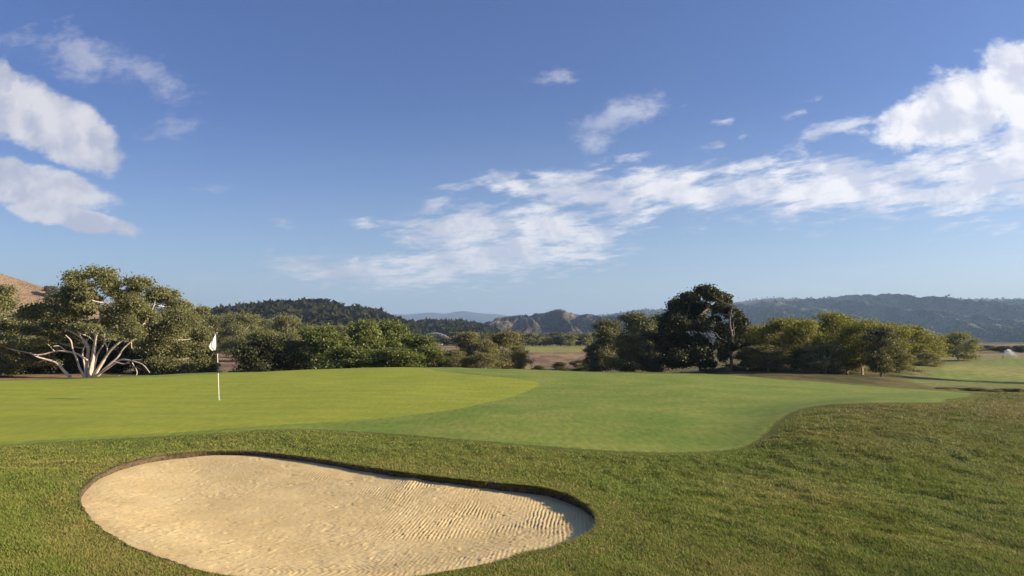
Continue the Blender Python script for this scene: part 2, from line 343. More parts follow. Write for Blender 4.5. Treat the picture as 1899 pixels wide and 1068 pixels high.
# ---------------------------------------------------------------- ground sheet
def build_ground():
    th = np.unique(np.r_[np.radians(np.arange(-30, 210, 0.19)), np.radians(np.arange(210, 330, 0.5))])
    e = [0, .008, .02, .04, .07]; 
    while e[-1] < 60000: e.append(e[-1]+(max(.045, .019*e[-1]) if e[-1] < 70 else .07*e[-1]))
    e = np.array(e); nr, nt = len(e), len(th)
    thn = np.arctan2(np.sin(th), np.cos(th)); R = bunker_r(thn)
    r = R[None, :]+e[:, None]
    X = BC[0]+r*np.cos(th); Y = BC[1]+r*np.sin(th)
    Z = h(X, Y)
    gsd = np.full(X.shape, -50.0); csd = gsd.copy(); near = (e < 60)
    gsd[near] = poly_sd(GREEN_G, X[near], Y[near]); csd[near] = poly_sd(COLLAR_G, X[near], Y[near])
    rough = smooth(-np.maximum(gsd, csd), 0, 0.5)*smooth(-e[:, None]+0*X, -60, -25)
    Z = Z+rough*relief(X, Y)*smooth(e[:, None]+0*X, 0, 1.2)
    Z = Z+smooth(e[:, None]+0*X, .5, 0)*.02
    # undulation of the far country
    Z = Z+smooth(Y, 45, 70)*smooth(-Y, -900, -200)*(fbm(X*.06, Y*.06, 3, 4)-.5)*.9
    # colour of the country beyond the crest: dry grass, scrub floor, watered fairways
    n1 = fbm(X*.05, Y*.035, 21, 5); n2 = fbm(X*.25, Y*.18, 33, 4)
    dry = np.array([.34, .245, .135]); olive = np.array([.135, .125, .045]); shade = np.array([.090, .075, .036]); fair = np.array([.215, .262, .062]); red = np.array([.21, .125, .075])
    def mixc(a, b, t): return a*(1-t[..., None])+b*t[..., None]
    px = CX+F*X/np.maximum(Y, 1)
    c = mixc(np.broadcast_to(olive, X.shape+(3,)), dry, smooth(n1, .42, .62))
    c = mixc(c, red, .6*smooth(n2, .55, .7))
    drymask = np.clip(smooth(px, 960, 985)*smooth(-px, -1240, -1180)*smooth(Y, 85, 100)*smooth(-Y, -162, -152)+smooth(px, 380, 400)*smooth(-px, -480, -450)*smooth(Y, 70, 85)*smooth(-Y, -210, -190), 0, 1)
    c = mixc(c, mixc(np.broadcast_to(dry, X.shape+(3,)), np.array([.19, .12, .08]), smooth(n2+.25*(n1-.5), .40, .62)), drymask)
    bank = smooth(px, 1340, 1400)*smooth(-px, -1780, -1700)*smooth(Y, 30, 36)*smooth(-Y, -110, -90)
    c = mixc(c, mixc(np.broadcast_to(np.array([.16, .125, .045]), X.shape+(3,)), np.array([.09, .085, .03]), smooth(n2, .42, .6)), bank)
    sdr = None
    for P in (FAIR_C, FAIR_L, FAIR_R):
        m_ = (Y > 40) & (Y < 400); sd = np.full(X.shape, -20.0); sd[m_] = poly_sd(P, X[m_], Y[m_])
        sdr = sd
        c = mixc(c, mixc(np.broadcast_to(fair, X.shape+(3,)), np.array([.290, .285, .085]), smooth(n1, .4, .6)), smooth(sd, -1.5, 1.5))
    apron = smooth(px, 1640, 1720)*smooth(Y, 46, 54)*smooth(-Y, -175, -160)
    c = mixc(c, mixc(np.broadcast_to(np.array([.200, .230, .062]), X.shape+(3,)), np.array([.240, .225, .085]), smooth(n2, .42, .6)), apron*(1-smooth(sdr, -1.5, 1.5)))
    farc = smooth(Y, 300, 700)
    c = mixc(c, np.array([.10, .095, .045]), farc)
    m, T, b = mat('course_turf', 0.85, 0.12)
    pos = T.new('ShaderNodeNewGeometry').outputs['Position']
    sp = T.new('ShaderNodeSeparateXYZ'); T.put(sp.inputs[0], pos); x, y, z = sp.outputs
    big = T.noise(pos, 0.35, 4, 0.6); mid = T.noise(pos, 2.2, 5, 0.65); fin = T.noise(pos, 22, 4, 0.7); vfin = T.noise(pos, 90, 3, 0.7)
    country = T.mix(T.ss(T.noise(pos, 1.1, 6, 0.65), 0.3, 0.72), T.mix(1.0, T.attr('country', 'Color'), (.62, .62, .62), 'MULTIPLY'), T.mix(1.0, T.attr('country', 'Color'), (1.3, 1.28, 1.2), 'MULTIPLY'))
    # uncut rough: green with straw and brown wear, browner on the right-hand hump, partly as painted slope shade
    wear = T.ss(T.m('ADD', T.m('MULTIPLY', T.m('SUBTRACT', big, 0.5), 1.6), T.m('ADD', T.attr('worn_shade'), T.m('MULTIPLY', T.m('SUBTRACT', mid, 0.5), 0.9))), 0.15, 0.85)
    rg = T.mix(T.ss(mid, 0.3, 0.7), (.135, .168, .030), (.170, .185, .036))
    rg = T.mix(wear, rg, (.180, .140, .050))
    rg = T.mix(T.ss(fin, 0.35, 0.75), T.mix(1.0, rg, (.72, .72, .72), 'MULTIPLY'), rg)
    # mown collar
    cg = T.mix(T.ss(T.noise(pos, 0.5, 4, 0.6), 0.3, 0.7), (.180, .262, .040), (.282, .315, .066))
    grain = T.noise(T.xyz(T.m('MULTIPLY', x, 9.0), T.m('MULTIPLY', y, 2.2), 0.0), 1.0, 6, .72)
    cg = T.mix(T.ss(grain, .3, .7), T.mix(1.0, cg, (.70, .74, .66), 'MULTIPLY'), T.mix(1.0, cg, (1.14, 1.1, 1.1), 'MULTIPLY'))
    cg = T.mix(T.ss(vfin, 0.3, 0.75), T.mix(1.0, cg, (.82, .84, .8), 'MULTIPLY'), cg)
    # putting green, faint mower lines
    mow = T.m('SINE', T.m('ADD', T.m('MULTIPLY', T.m('ADD', y, T.m('MULTIPLY', x, 0.12)), 2*math.pi/1.3), T.m('MULTIPLY', mid, 1.5)))
    gg = T.mix(T.ss(T.noise(pos, 0.8, 5, 0.65), 0.3, 0.7), (.280, .325, .036), (.350, .362, .048))
    gg = T.mix(T.m('MULTIPLY_ADD', mow, 0.10, 0.12), gg, (.19, .25, .04))
    gg = T.mix(T.ss(grain, .3, .7), T.mix(1.0, gg, (.78, .83, .74), 'MULTIPLY'), T.mix(1.0, gg, (1.08, 1.05, 1.0), 'MULTIPLY'))
    gg = T.mix(T.ss(T.noise(pos, 6.0, 4, .7), 0.55, 0.8), gg, (.22, .26, .03))
    cs = T.m('ADD', T.attr('collar_sd'), T.m('MULTIPLY', T.m('SUBTRACT', T.noise(pos, 9, 4, .7), 0.5), 0.35)); gs = T.m('ADD', T.attr('green_sd'), T.m('MULTIPLY', T.m('SUBTRACT', fin, 0.5), 0.12))
    cm = T.ss(cs, -0.06, 0.10); gm = T.ss(gs, -0.06, 0.08)
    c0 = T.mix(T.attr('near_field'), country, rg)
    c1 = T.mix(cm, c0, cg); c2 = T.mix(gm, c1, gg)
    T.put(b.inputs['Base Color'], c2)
    lumps = T.m('ADD', T.m('MULTIPLY', T.noise(pos, 9, 5, .7), 1.0), T.m('MULTIPLY', fin, 0.5))
    amp = T.mix(cm, (1, 1, 1), (.16, .16, .16)); amp = T.mix(gm, amp, (.05, .05, .05))
    bump(T, b, T.m('MULTIPLY', lumps, amp), 0.05, 0.9)
    worn_shade = .34*smooth(px, 1450, 1600)*smooth(Y, 8.5, 11)*smooth(-csd, 0, .5)+.28*np.exp(-(bunker_sd(X, Y)+.25)**2/.10)+.18*smooth(px, 1200, 1800)*smooth(-Y, -9, -5)
    nf = smooth(-Y-(fbm(X*.2, Y*.2, 7, 3)-.5)*6, -44, -38)
    me = mesh_np('ground', np.stack([X, Y, Z], -1), grid_faces(nr, nt, True), m,
                 {'green_sd': ('FLOAT', gsd), 'collar_sd': ('FLOAT', np.maximum(gsd, csd)), 'near_field': ('FLOAT', nf), 'worn_shade': ('FLOAT', worn_shade),
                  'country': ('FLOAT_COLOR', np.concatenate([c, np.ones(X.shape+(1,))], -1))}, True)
    structure(put('ground', me))
    return np.stack([X[0], Y[0], Z[0]], -1), thn
RIM, RIM_TH = build_ground()

# ---------------------------------------------------------------- bunker: raked sand and cut earth lip
def lip_drop(th):
    deg = np.degrees(th)
    far_ = smooth(np.sin(th), -.15, .35)
    right = np.exp(-((np.angle(np.exp(1j*(th-np.radians(8)))))/.55)**2)
    return .010+.036*far_*(.6+.8*fbm(th*6, th*0, 29, 2))+.050*right
def build_sand():
    st = .0100
    xs = np.arange(OUTG[:, 0].min()-.12, OUTG[:, 0].max()+.12, st); ys = np.arange(OUTG[:, 1].min()-.12, OUTG[:, 1].max()+.12, st)
    X, Y = np.meshgrid(xs, ys); sd = bunker_sd(X, Y); th = np.arctan2(Y-BC[1], X-BC[0])
    td = poly_sd(np.c_[BC[0]+bunker_r(TH[::16])*np.cos(TH[::16]), BC[1]+bunker_r(TH[::16])*np.sin(TH[::16])][:-1], X, Y)
    lipf = smooth(td, 0, .9)
    Z = h(X, Y)-lip_drop(th)*(1-lipf)-.045*lipf-.08*smooth(td, 0, 1.3)-.06*smooth(-sd, 0.01, .08)
    w = (fbm(X*.8, Y*.8, 41, 3)-.5)
    # rake strokes sweep round the middle; the strip under the far lip is raked straight up to it
    ox, oy = X+2.3, Y-5.4
    rr = np.hypot(ox, oy*1.25)+w*.5
    a1 = np.sin(2*np.pi*(rr+.02*(fbm(X*5, Y*5, 43, 2)-.5))/.044)
    ang = .05+.35*(fbm(X*.35, Y*.35, 55, 2)-.5)
    a2 = np.sin(2*np.pi*((X*math.cos(.05)-Y*.10)+w*.07+.022*(fbm(X*6, Y*6, 47, 2)-.5))/.041)
    edge = smooth(-td, -1.3, -.5)*smooth(Y+.8*w, 8.2, 9.2)
    rightz = smooth(X+2.2*w, -1.9, -.3)
    k = np.clip(edge+rightz, 0, 1)
    g = a1*(1-k)+a2*k
    patch = smooth(fbm(X*1.1, Y*1.1, 61, 3), .28, .50)*(.45+.55*smooth(X+.5*w, -4.2, -2.4))
    brk = smooth(fbm(X*7, Y*7, 67, 3), .25, .60)
    g = np.sign(g)*np.abs(g)**.8
    clod = np.clip(fbm(X*16, Y*16, 71, 3)-.60, 0, 1)*.09*smooth(fbm(X*2, Y*2, 77, 2)+.25*smooth(-Y, -9, -6), .4, .8)
    pit = -np.clip(fbm(X*9, Y*9, 83, 2)-.70, 0, 1)*.10
    Z = Z+smooth(sd, .02, .15)*(g*.0037*(.15+.85*patch)*(.25+.75*brk)*(.55+.45*smooth(Y, 5.4, 7.0))+clod*.25+pit*.25+(fbm(X*30, Y*30, 91, 2)-.5)*.0045+(fbm(X*4, Y*4, 93, 3)-.5)*.005)
    m, T, b = mat('raked_sand', 0.95, 0.05)
    pos = T.new('ShaderNodeNewGeometry').outputs['Position']
    c = T.mix(T.ss(T.noise(pos, 1.3, 5, .6), .3, .7), (.630, .475, .222), (.705, .548, .272))
    c = T.mix(T.ss(T.noise(pos, 70, 3, .7), .62, .8), c, (.36, .26, .15))
    c = T.mix(T.ss(T.noise(pos, 26, 4, .75), .60, .68), c, (.25, .165, .08))
    T.put(b.inputs['Base Color'], c); bump(T, b, T.noise(pos, 160, 3, .7), .006, .7)
    keep = sd > -.10
    idx = np.full(sd.shape, -1); idx[keep] = np.arange(keep.sum())
    f = np.stack([idx[:-1, :-1], idx[:-1, 1:], idx[1:, 1:], idx[1:, :-1]], -1).reshape(-1, 4); f = f[(f >= 0).all(1)]
    structure(put('bunker_sand', mesh_np('bunker_sand', np.stack([X[keep], Y[keep], Z[keep]], -1), f, m, None, True)))
    # earth lip
    n = len(RIM); dirs = np.stack([np.cos(RIM_TH), np.sin(RIM_TH)], -1); rings = []
    jag = fbm(np.arange(n)*.11, np.zeros(n), 13, 4)
    for k, (off, dz) in enumerate([(.05, -.03), (.012, .006), (-.012, -.004), (-.020, -.035), (-.012, -.08), (.0, -.16), (.05, -.30)]):
        o = off+(jag-.5)*.05*(1 if 1 <= k <= 4 else 0)+(fbm(np.arange(n)*.9, np.full(n, k*1.0), 15, 2)-.5)*.025
        rings.append(np.c_[RIM[:, :2]+dirs*o[:, None], RIM[:, 2]+dz+(fbm(np.arange(n)*.35, np.full(n, k*2.0), 19, 2)-.5)*.014])
    m2, T, b = mat('bunker_lip_earth', 0.95, 0.05)
    pos = T.new('ShaderNodeNewGeometry').outputs['Position']
    c = T.mix(T.ss(T.noise(pos, 18, 4, .7), .35, .65), (.070, .052, .034), (.165, .122, .074)); T.put(b.inputs['Base Color'], c); bump(T, b, T.noise(pos, 40, 4, .7), .02)
    structure(put('bunker_lip', mesh_np('bunker_lip', np.concatenate(rings), grid_faces(len(rings), n, True), m2, None, True)))
build_sand()

# ---------------------------------------------------------------- blades of the rough
def build_rough():
    rng = np.random.default_rng(4); N = 900000
    Y = 1/(1/19.0+rng.random(N)*(1/4.6-1/19.0))               # as many blades per picture area near and far
    Y = np.where(rng.random(N) < .5, Y, 1/np.sqrt(1/19.0**2+rng.random(N)*(1/4.6**2-1/19.0**2)))
    X = (rng.random(N)*2-1)*(Y*.80+.3)
    sd = bunker_sd(X, Y)
    ok = (sd < -.0+.015*(fbm(X*9, Y*9, 3, 2)-.5)); X, Y, sd = X[ok], Y[ok], sd[ok]
    csd = np.maximum(poly_sd(COLLAR_G[::2], X, Y), poly_sd(GREEN_G[::2], X, Y))
    ok = csd < -.02+(rng.random(len(X))-.5)*.05; X, Y, sd, csd = X[ok], Y[ok], sd[ok], csd[ok]
    n = len(X); px = CX+F*X/Y
    clump = fbm(X*3.2, Y*3.2, 101, 3); fineC = fbm(X*11, Y*11, 105, 2)
    L = (.012+.017*smooth(clump, .3, .7)+.009*rng.random(n))*smooth(-csd, -.1, .5)*(.55+.45*smooth(-sd, 0, .35))+.008
    W = .0042*np.maximum(1, Y/6.5)
    a = rng.random(n)*2*np.pi; lean = .35+.9*rng.random(n); la = 2.6+3.2*(fbm(X*1.4, Y*1.4, 111, 2)-.5)+rng.normal(0, .9, n)
    Z = h(X, Y)+relief(X, Y)*smooth(-csd, 0, .5)*smooth(-sd, 0, 1.2)+smooth(-sd, .5, 0)*.02
    base = np.stack([X, Y, Z-.004], -1); side = np.stack([np.cos(a), np.sin(a), 0*a], -1)*W[:, None]
    tip = base+np.stack([np.cos(la)*np.sin(lean), np.sin(la)*np.sin(lean), np.cos(lean)], -1)*L[:, None]
    V = np.stack([base-side, base+side, tip], 1).reshape(-1, 3)
    worn_shade = .34*smooth(px, 1450, 1600)*smooth(Y, 8.5, 11)+.30*np.exp(-(sd+.2)**2/.08)+.2*smooth(px, 1200, 1800)*smooth(-Y, -9, -5)
    t = np.clip(.9*(fbm(X*.6, Y*.6, 121, 3)-.5)+.8*(fineC-.5)+worn_shade+.40*rng.normal(0, .5, n)+.22, 0, 1)
    lum = np.clip(.5+rng.normal(0, .28, n), 0, 1)
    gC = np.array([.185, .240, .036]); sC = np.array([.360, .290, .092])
    C = gC*(1-t[:, None])+sC*t[:, None]; C = C*(.75+.55*lum[:, None])*(1-.16*smooth(px, 1450, 1600)*smooth(Y, 8.5, 11))[:, None]; C = np.c_[C, np.ones(n)]  # blades darker on the right hump: slope shade put into the colour
    m, T, b = mat('rough_blade', 0.6, 0.2)
    c = T.attr('tone', 'Color'); T.put(b.inputs['Base Color'], c)
    tr = T.new('ShaderNodeBsdfTranslucent'); T.put(tr.inputs['Color'], c); mx = T.new('ShaderNodeMixShader'); mx.inputs[0].default_value = .3
    T.put(mx.inputs[1], b.outputs[0]); T.put(mx.inputs[2], tr.outputs[0]); T.put(m.node_tree.nodes['Material Output'].inputs[0], mx.outputs[0])
    # longer blades hanging over the far and right lip
    k = 42000; th = np.radians(-40+rng.random(k)*175); e = -.02+.06*rng.random(k); dens = smooth(fbm(th*14, th*0, 9, 3), .25, .55)*np.where(th < 1.5, 1, .35)
    ok = rng.random(k) < dens; th, e = th[ok], e[ok]; k = len(th); r = bunker_r(th)+e; x, y = BC[0]+r*np.cos(th), BC[1]+r*np.sin(th)
    b0 = np.stack([x, y, h(x, y)+.016], -1); hang = 1.0+1.1*rng.random(k); aa = th+np.pi+rng.normal(0, .5, k); LL = (.03+.045*rng.random(k))*np.where(th < 1.5, 1, .7)
    tp = b0+np.stack([np.cos(aa)*np.sin(hang), np.sin(aa)*np.sin(hang), np.cos(hang)], -1)*LL[:, None]; a_ = rng.random(k)*6.28; sd_ = np.stack([np.cos(a_), np.sin(a_), 0*a_], -1)*.005
    V = np.concatenate([V, np.stack([b0-sd_, b0+sd_, tp], 1).reshape(-1, 3)])
    t2 = np.clip(.45+rng.normal(0, .3, k), 0, 1)[:, None]; C = np.concatenate([C, np.c_[(gC*(1-t2)+sC*t2)*(.7+.5*rng.random((k, 1))), np.ones(k)]]); n += k
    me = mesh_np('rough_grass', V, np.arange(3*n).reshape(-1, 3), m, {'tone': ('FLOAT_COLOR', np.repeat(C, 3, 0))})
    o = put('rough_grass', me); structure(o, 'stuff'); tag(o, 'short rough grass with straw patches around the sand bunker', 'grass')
build_rough()

# ---------------------------------------------------------------- hills
def hill(name, prof, Y0, depth, back, mtl, amp, fx, seed, nx=420, nt=60, py_foot=640, sharp=1.0, low=0.0, rid=.5):
    """ridge whose crest follows prof at distance Y0; spurs run down to the plain"""
    pr = np.array(prof, float); px = np.linspace(pr[0, 0], pr[-1, 0], nx); py = np.interp(px, pr[:, 0], pr[:, 1])
    k = 5; pys = np.convolve(np.pad(py, k, 'edge'), np.ones(2*k+1)/(2*k+1), 'valid')
    Xr = (px-CX)/F*Y0; zr = np.maximum(ZC-(pys-HZ)*Y0/F-low, -2.5)
    t = np.concatenate([np.linspace(-1, 0, nt), np.linspace(0, 1, nt//3)[1:]])
    Tt, Xg = np.meshgrid(t, Xr, indexing='ij'); Zr = np.broadcast_to(zr, Tt.shape)
    Yg = Y0+np.where(Tt < 0, Tt*depth, Tt*back)
    p = np.clip(1-np.abs(Tt), 0, 1); p = p**sharp; p = np.where(Tt > -.25, p*1.0, p)
    wx = Xg/Y0*fx+1.2*(fbm(Xg/Y0*fx*.7, Tt*2, seed+7, 3)-.5)
    n = fbm(wx*1.0, Tt*1.3+3, seed, 6, .55); ridged = (1-np.abs(2*n-1))**1.6
    env = np.sin(np.pi*np.clip(p, 0, 1))**.8*(1-.5*p)*(1-.8*smooth(p, .55, .95))
    Z = Zr*p+amp*(ridged-rid)*env*np.clip(Zr/max(zr.max(), 1), .15, 1)
    Z = np.where(p <= 0.001, -3, Z)
    me = mesh_np(name, np.stack([Xg, Yg, Z], -1), grid_faces(len(t), nx)[:, ::-1], mtl, None, True)
    o = structure(put(name, me)); return Xg, Yg, Z
def hill_mat(name, grass, wood, cover, scale, seed=0):
    m, T, b = mat(name, 0.95, 0.0)
    pos = T.new('ShaderNodeNewGeometry').outputs['Position']
    n = T.noise(pos, scale, 6, .65); n2 = T.noise(pos, scale*6, 5, .7)
    f = T.ss(T.m('ADD', n, T.m('MULTIPLY', T.m('SUBTRACT', n2, .5), .5)), cover-.07, cover+.07)
    T.put(b.inputs['Base Color'], T.mix(f, T.mix(n2, tuple(.75*c for c in grass), tuple(1.2*c for c in grass)), T.mix(n2, tuple(.6*c for c in wood), tuple(1.35*c for c in wood))))
    bump(T, b, T.m('ADD', n2, T.noise(pos, scale*16, 3, .7)), 2.0/scale*.045, 1.0)
    return m
def canopy(name, X, Y, Z, n, size, per, mtl, seed, label, dens=None, squash=.8):
    """far-off wood: many little clumps of leaf faces standing on a hillside"""
    rng = np.random.default_rng(seed); r, c = X.shape
    i = rng.integers(0, r-1, n); j = rng.integers(0, c-1, n); fi = rng.random(n); fj = rng.random(n)
    L = lambda A: (A[i, j]*(1-fj)+A[i, j+1]*fj)*(1-fi)+(A[i+1, j]*(1-fj)+A[i+1, j+1]*fj)*fi
    P = np.stack([L(X), L(Y), L(Z)], -1)
    if dens is not None:
        ok = rng.random(n) < dens(P); P = P[ok]; n = len(P)
    s = size*(.6+.8*rng.random(n))
    d = rng.normal(size=(n, per, 3)); d /= np.linalg.norm(d, axis=2)[..., None]
    C = P[:, None]+d*s[:, None, None]*np.array([.55, .55, .5*squash])*(.5+.5*rng.random((n, per, 1)))+np.array([0, 0, .55])*s[:, None, None]
    V, Fc, tint = leaves(C.reshape(-1, 3), np.repeat(s*.42, per), rng, d.reshape(-1, 3), np.repeat(rng.random(n), per))
    o = put(name, mesh_np(name, V, Fc, mtl, {'tint': ('FLOAT', tint)})); structure(o, 'stuff'); tag(o, label, 'wood')
    return o
def leaves(C, size, rng, out=None, tint=None, up=.28, aspect=.55):
    """one folded-free leaf face per centre"""
    n = len(C); size = np.broadcast_to(size, (n,))*(.65+.7*rng.random(n))
    nr = rng.normal(size=(n, 3)); nr /= np.linalg.norm(nr, axis=1)[:, None]
    if out is not None: nr = nr*.9+out*.5
    nr[:, 2] += up; nr /= np.linalg.norm(nr, axis=1)[:, None]+1e-9
    a = np.cross(nr, rng.normal(size=(n, 3))); a /= np.linalg.norm(a, axis=1)[:, None]+1e-9; b = np.cross(nr, a)
    a = a*size[:, None]; b = b*size[:, None]*aspect
    V = np.stack([C-a, C-b*(.8+.4*rng.random((n, 1))), C+a, C+b], 1).reshape(-1, 3)
    t = np.clip((rng.random(n) if tint is None else .5*tint+.5*rng.random(n)), 0, 1)
    return V, np.arange(4*n).reshape(-1, 4), np.repeat(t, 4)

M_DRYHILL = hill_mat('dry_grass_hill', (.40, .285, .165), (.29, .20, .115), .56, .05)
M_WOODHILL = hill_mat('wooded_hill', (.10, .085, .045), (.030, .030, .016), .38, .03)
M_BROWNHILL = hill_mat('brown_eroded_hill', (.215, .165, .115), (.065, .062, .040), .47, .006)
M_RANGE = hill_mat('wooded_range', (.215, .225, .130), (.080, .092, .056), .48, .010)
M_BLUE = hill_mat('far_mountain', (.09, .085, .06), (.05, .055, .04), .45, .001)

hx = hill('dry_hill', [(-420, 640), (-300, 560), (-160, 512), (-60, 499), (0, 506), (60, 530), (125, 556), (200, 585), (280, 612), (340, 636)], 420, 230, 300, M_DRYHILL, 9, 9, 3, py_foot=640)
hx = hill('wooded_hill', [(330, 632), (380, 612), (440, 583), (480, 572), (520, 568), (560, 562), (590, 560), (625, 569), (665, 575), (705, 582), (725, 594), (760, 606), (800, 622), (840, 634)], 620, 260, 300, M_WOODHILL, 10, 14, 5, low=5.5)
canopy('hill_wood', *hx, 5200, 7.5, 26, M_LEAF['wood'], 8, 'dark wood covering the rounded hill behind the trees', lambda P: np.clip(.25+smooth(fbm(P[:, 0]*.02, P[:, 1]*.02, 3, 3), .3, .5), 0, 1)*(P[:, 2] > 1))
hx = hill('wooded_ridge', [(690, 634), (740, 612), (765, 603), (800, 600), (850, 602), (890, 607), (915, 620), (950, 634)], 800, 200, 260, M_WOODHILL, 6, 12, 6, low=6.5)
canopy('ridge_wood', *hx, 2200, 9, 24, M_LEAF['wood'], 9, 'dark belt of trees on the low ridge below the blue mountains', lambda P: (P[:, 2] > 1)*1.0)
hill('brown_hills', [(700, 640), (840, 612), (890, 601), (930, 592), (965, 588), (1000, 583), (1020, 577), (1035, 580), (1060, 588), (1100, 588), (1140, 589), (1200, 595), (1290, 610), (1400, 636)], 1900, 1000, 900, M_BROWNHILL, 70, 30, 12, nx=600, nt=110)
hx = hill('wooded_range', [(960, 640), (1040, 596), (1090, 588), (1130, 581), (1190, 572), (1215, 574), (1250, 570), (1300, 566), (1350, 560), (1390, 556), (1430, 551), (1470, 553), (1510, 563), (1545, 567), (1575, 565), (1605, 561), (1665, 564), (1710, 555), (1760, 555), (1800, 553), (1860, 553), (1899, 553), (2000, 560), (2150, 580), (2350, 600), (2600, 640)], 3200, 1900, 1500, M_RANGE, 260, 24, 23, nx=900, nt=120, low=4, rid=.70)
canopy('range_wood', *hx, 9000, 7.5, 6, M_LEAF['range'], 12, 'distant woodland covering the long mountain range on the right', lambda P: np.clip(smooth(fbm(P[:, 0]*.004, P[:, 1]*.004, 5, 4), .36, .5)+.3, 0, 1)*(P[:, 2] > 8))
hx = hill('low_wooded_hill', [(1640, 640), (1740, 628), (1790, 612), (1840, 608), (1899, 606), (2000, 600), (2150, 610), (2300, 636)], 1500, 500, 500, M_WOODHILL, 12, 10, 31, low=6)
canopy('low_hill_wood', *hx, 7000, 9, 10, M_LEAF['wood'], 14, 'dark scrub covering the low hill in front of the range', lambda P: (P[:, 2] > 2)*1.0)
hill('blue_mountains', [(520, 636), (640, 598), (715, 583), (760, 583), (800, 579), (825, 582), (858, 576), (890, 581), (930, 583), (960, 590), (1010, 600), (1120, 620), (1250, 636)], 7000, 2000, 2500, M_BLUE, 80, 26, 41)

# ---------------------------------------------------------------- trees
def crown_mesh(name, clumps, n_leaf, leaf, kind, seed, twig=14, spread=.34, shell=.55):
    """clumps: rows cx cy cz rx ry rz ; leaves cluster round twig ends inside each clump, gaps stay open between them"""
    rng = np.random.default_rng(seed); K = np.asarray(clumps, float)
    vol = (K[:, 3]*K[:, 4]*K[:, 5])**.62; cnt = np.maximum(20, (n_leaf*vol/vol.sum())).astype(int)
    Cs, Os, Ts = [], [], []
    for k, c in zip(K, cnt):
        nt_ = max(4, int(twig*(.7+.6*rng.random())))
        d = rng.normal(size=(nt_, 3)); d /= np.linalg.norm(d, axis=1)[:, None]; d[:, 2] = np.where(d[:, 2] < -.35, -d[:, 2]*.6, d[:, 2])
        tw = d*(shell+(1-shell)*rng.random((nt_, 1)))*.85
        tt = rng.random(nt_)
        w = rng.integers(0, nt_, c)
        g = rng.normal(size=(c, 3))*spread*np.array([1, 1, .8])*(.6+.8*rng.random((nt_, 1)))[w]
        p = tw[w]+g; ln = np.linalg.norm(p, axis=1)[:, None]+1e-6
        Cs.append(k[:3]+p*k[3:6]); o = p/ln; Os.append(o); Ts.append(tt[w]*.75+.25*rng.random())
    C = np.concatenate(Cs); V, Fc, t = leaves(C, leaf, rng, np.concatenate(Os), np.concatenate(Ts))
    return mesh_np(name, V, Fc, M_LEAF[kind], {'tint': ('FLOAT', t)})
def limbs_mesh(name, limbs, mtl, sides=7):
    """limbs: (points, r0, r1)"""
    ps = []
    for pts, r0, r1 in limbs:
        n = max(8, 4*len(pts)); P = spline(pts, n); s = np.linspace(0, 1, n)
        ps.append(tube(P, r0+(r1-r0)*s**.8, sides))
    V, Fc = join(ps); return mesh_np(name, V, Fc, mtl, None, True)
def auto_tree(kind, H, W, seed, n_leaf, leaf, bark, style):
    """prototype meshes for one tree of height H and crown width W standing at the origin"""
    rng = np.random.default_rng(seed); cl = []; limbs = []
    lo = {'round': .14, 'umbrella': .24, 'bush': .02, 'tall': .10}[style]
    nc = {'round': 40, 'umbrella': 38, 'bush': 38, 'tall': 38}[style]
    for i in range(nc):
        a = rng.random()*2*np.pi; q = rng.random()**.55; zf = lo+(1-lo)*(i+.5)/nc
        if style == 'umbrella': prof = .55+.45*np.sin(np.pi*min(1, (zf-lo)/(1-lo)*.75+.12)); 
        elif style == 'bush': prof = np.sqrt(max(0, 1-(max(0, zf-.35)/.68)**2))
        elif style == 'tall': prof = .75*np.sin(np.pi*(.14+.80*(zf-lo)/(1-lo)))+.18
        else: prof = np.sqrt(max(.05, 1-((zf-.52)/.56)**2))
        R = W/2*prof*(.72+.4*rng.random()); s = W*(.105+.085*rng.random())
        x, y = math.cos(a)*R*q, math.sin(a)*R*q
        cl.append((x, y, min(zf*H, H-s*.55), s*1.15, s*1.15, s*(.85 if style != 'umbrella' else .62)))
    stems = 1 if style in ('tall',) else (3 if style == 'bush' else 2)
    forks = []
    for k in range(stems):
        a = rng.random()*6.28; b0 = np.array([math.cos(a), math.sin(a), 0])*W*.02*(stems > 1); top = np.array([math.cos(a)*W*.10, math.sin(a)*W*.10, H*(.55 if style != 'bush' else .4)])
        midp = top*.5+np.array([rng.normal()*W*.03, rng.normal()*W*.03, 0])
        limbs.append(([b0-np.array([0, 0, .25]), b0*.8+np.array([0, 0, .1*H]), midp, top], H*.024, H*.010)); forks.append((midp, top))
    for c in cl:
        m_, t_ = forks[rng.integers(0, stems)]; s0 = m_+(t_-m_)*rng.random(); e = np.array(c[:3])
        if e[2] < s0[2]: s0 = m_*.7
        k = s0*.45+e*.55+np.array([rng.normal()*.04*W, rng.normal()*.04*W, -.04*H]); limbs.append(([s0, k, e+np.array([0, 0, c[5]*.3])], H*.008, H*.0015))
    nm = {'bush': 'stem'}.get(style, 'trunk')
    return crown_mesh('crown', cl, n_leaf, leaf, kind, seed+1), limbs_mesh(nm, limbs, bark, 5), nm

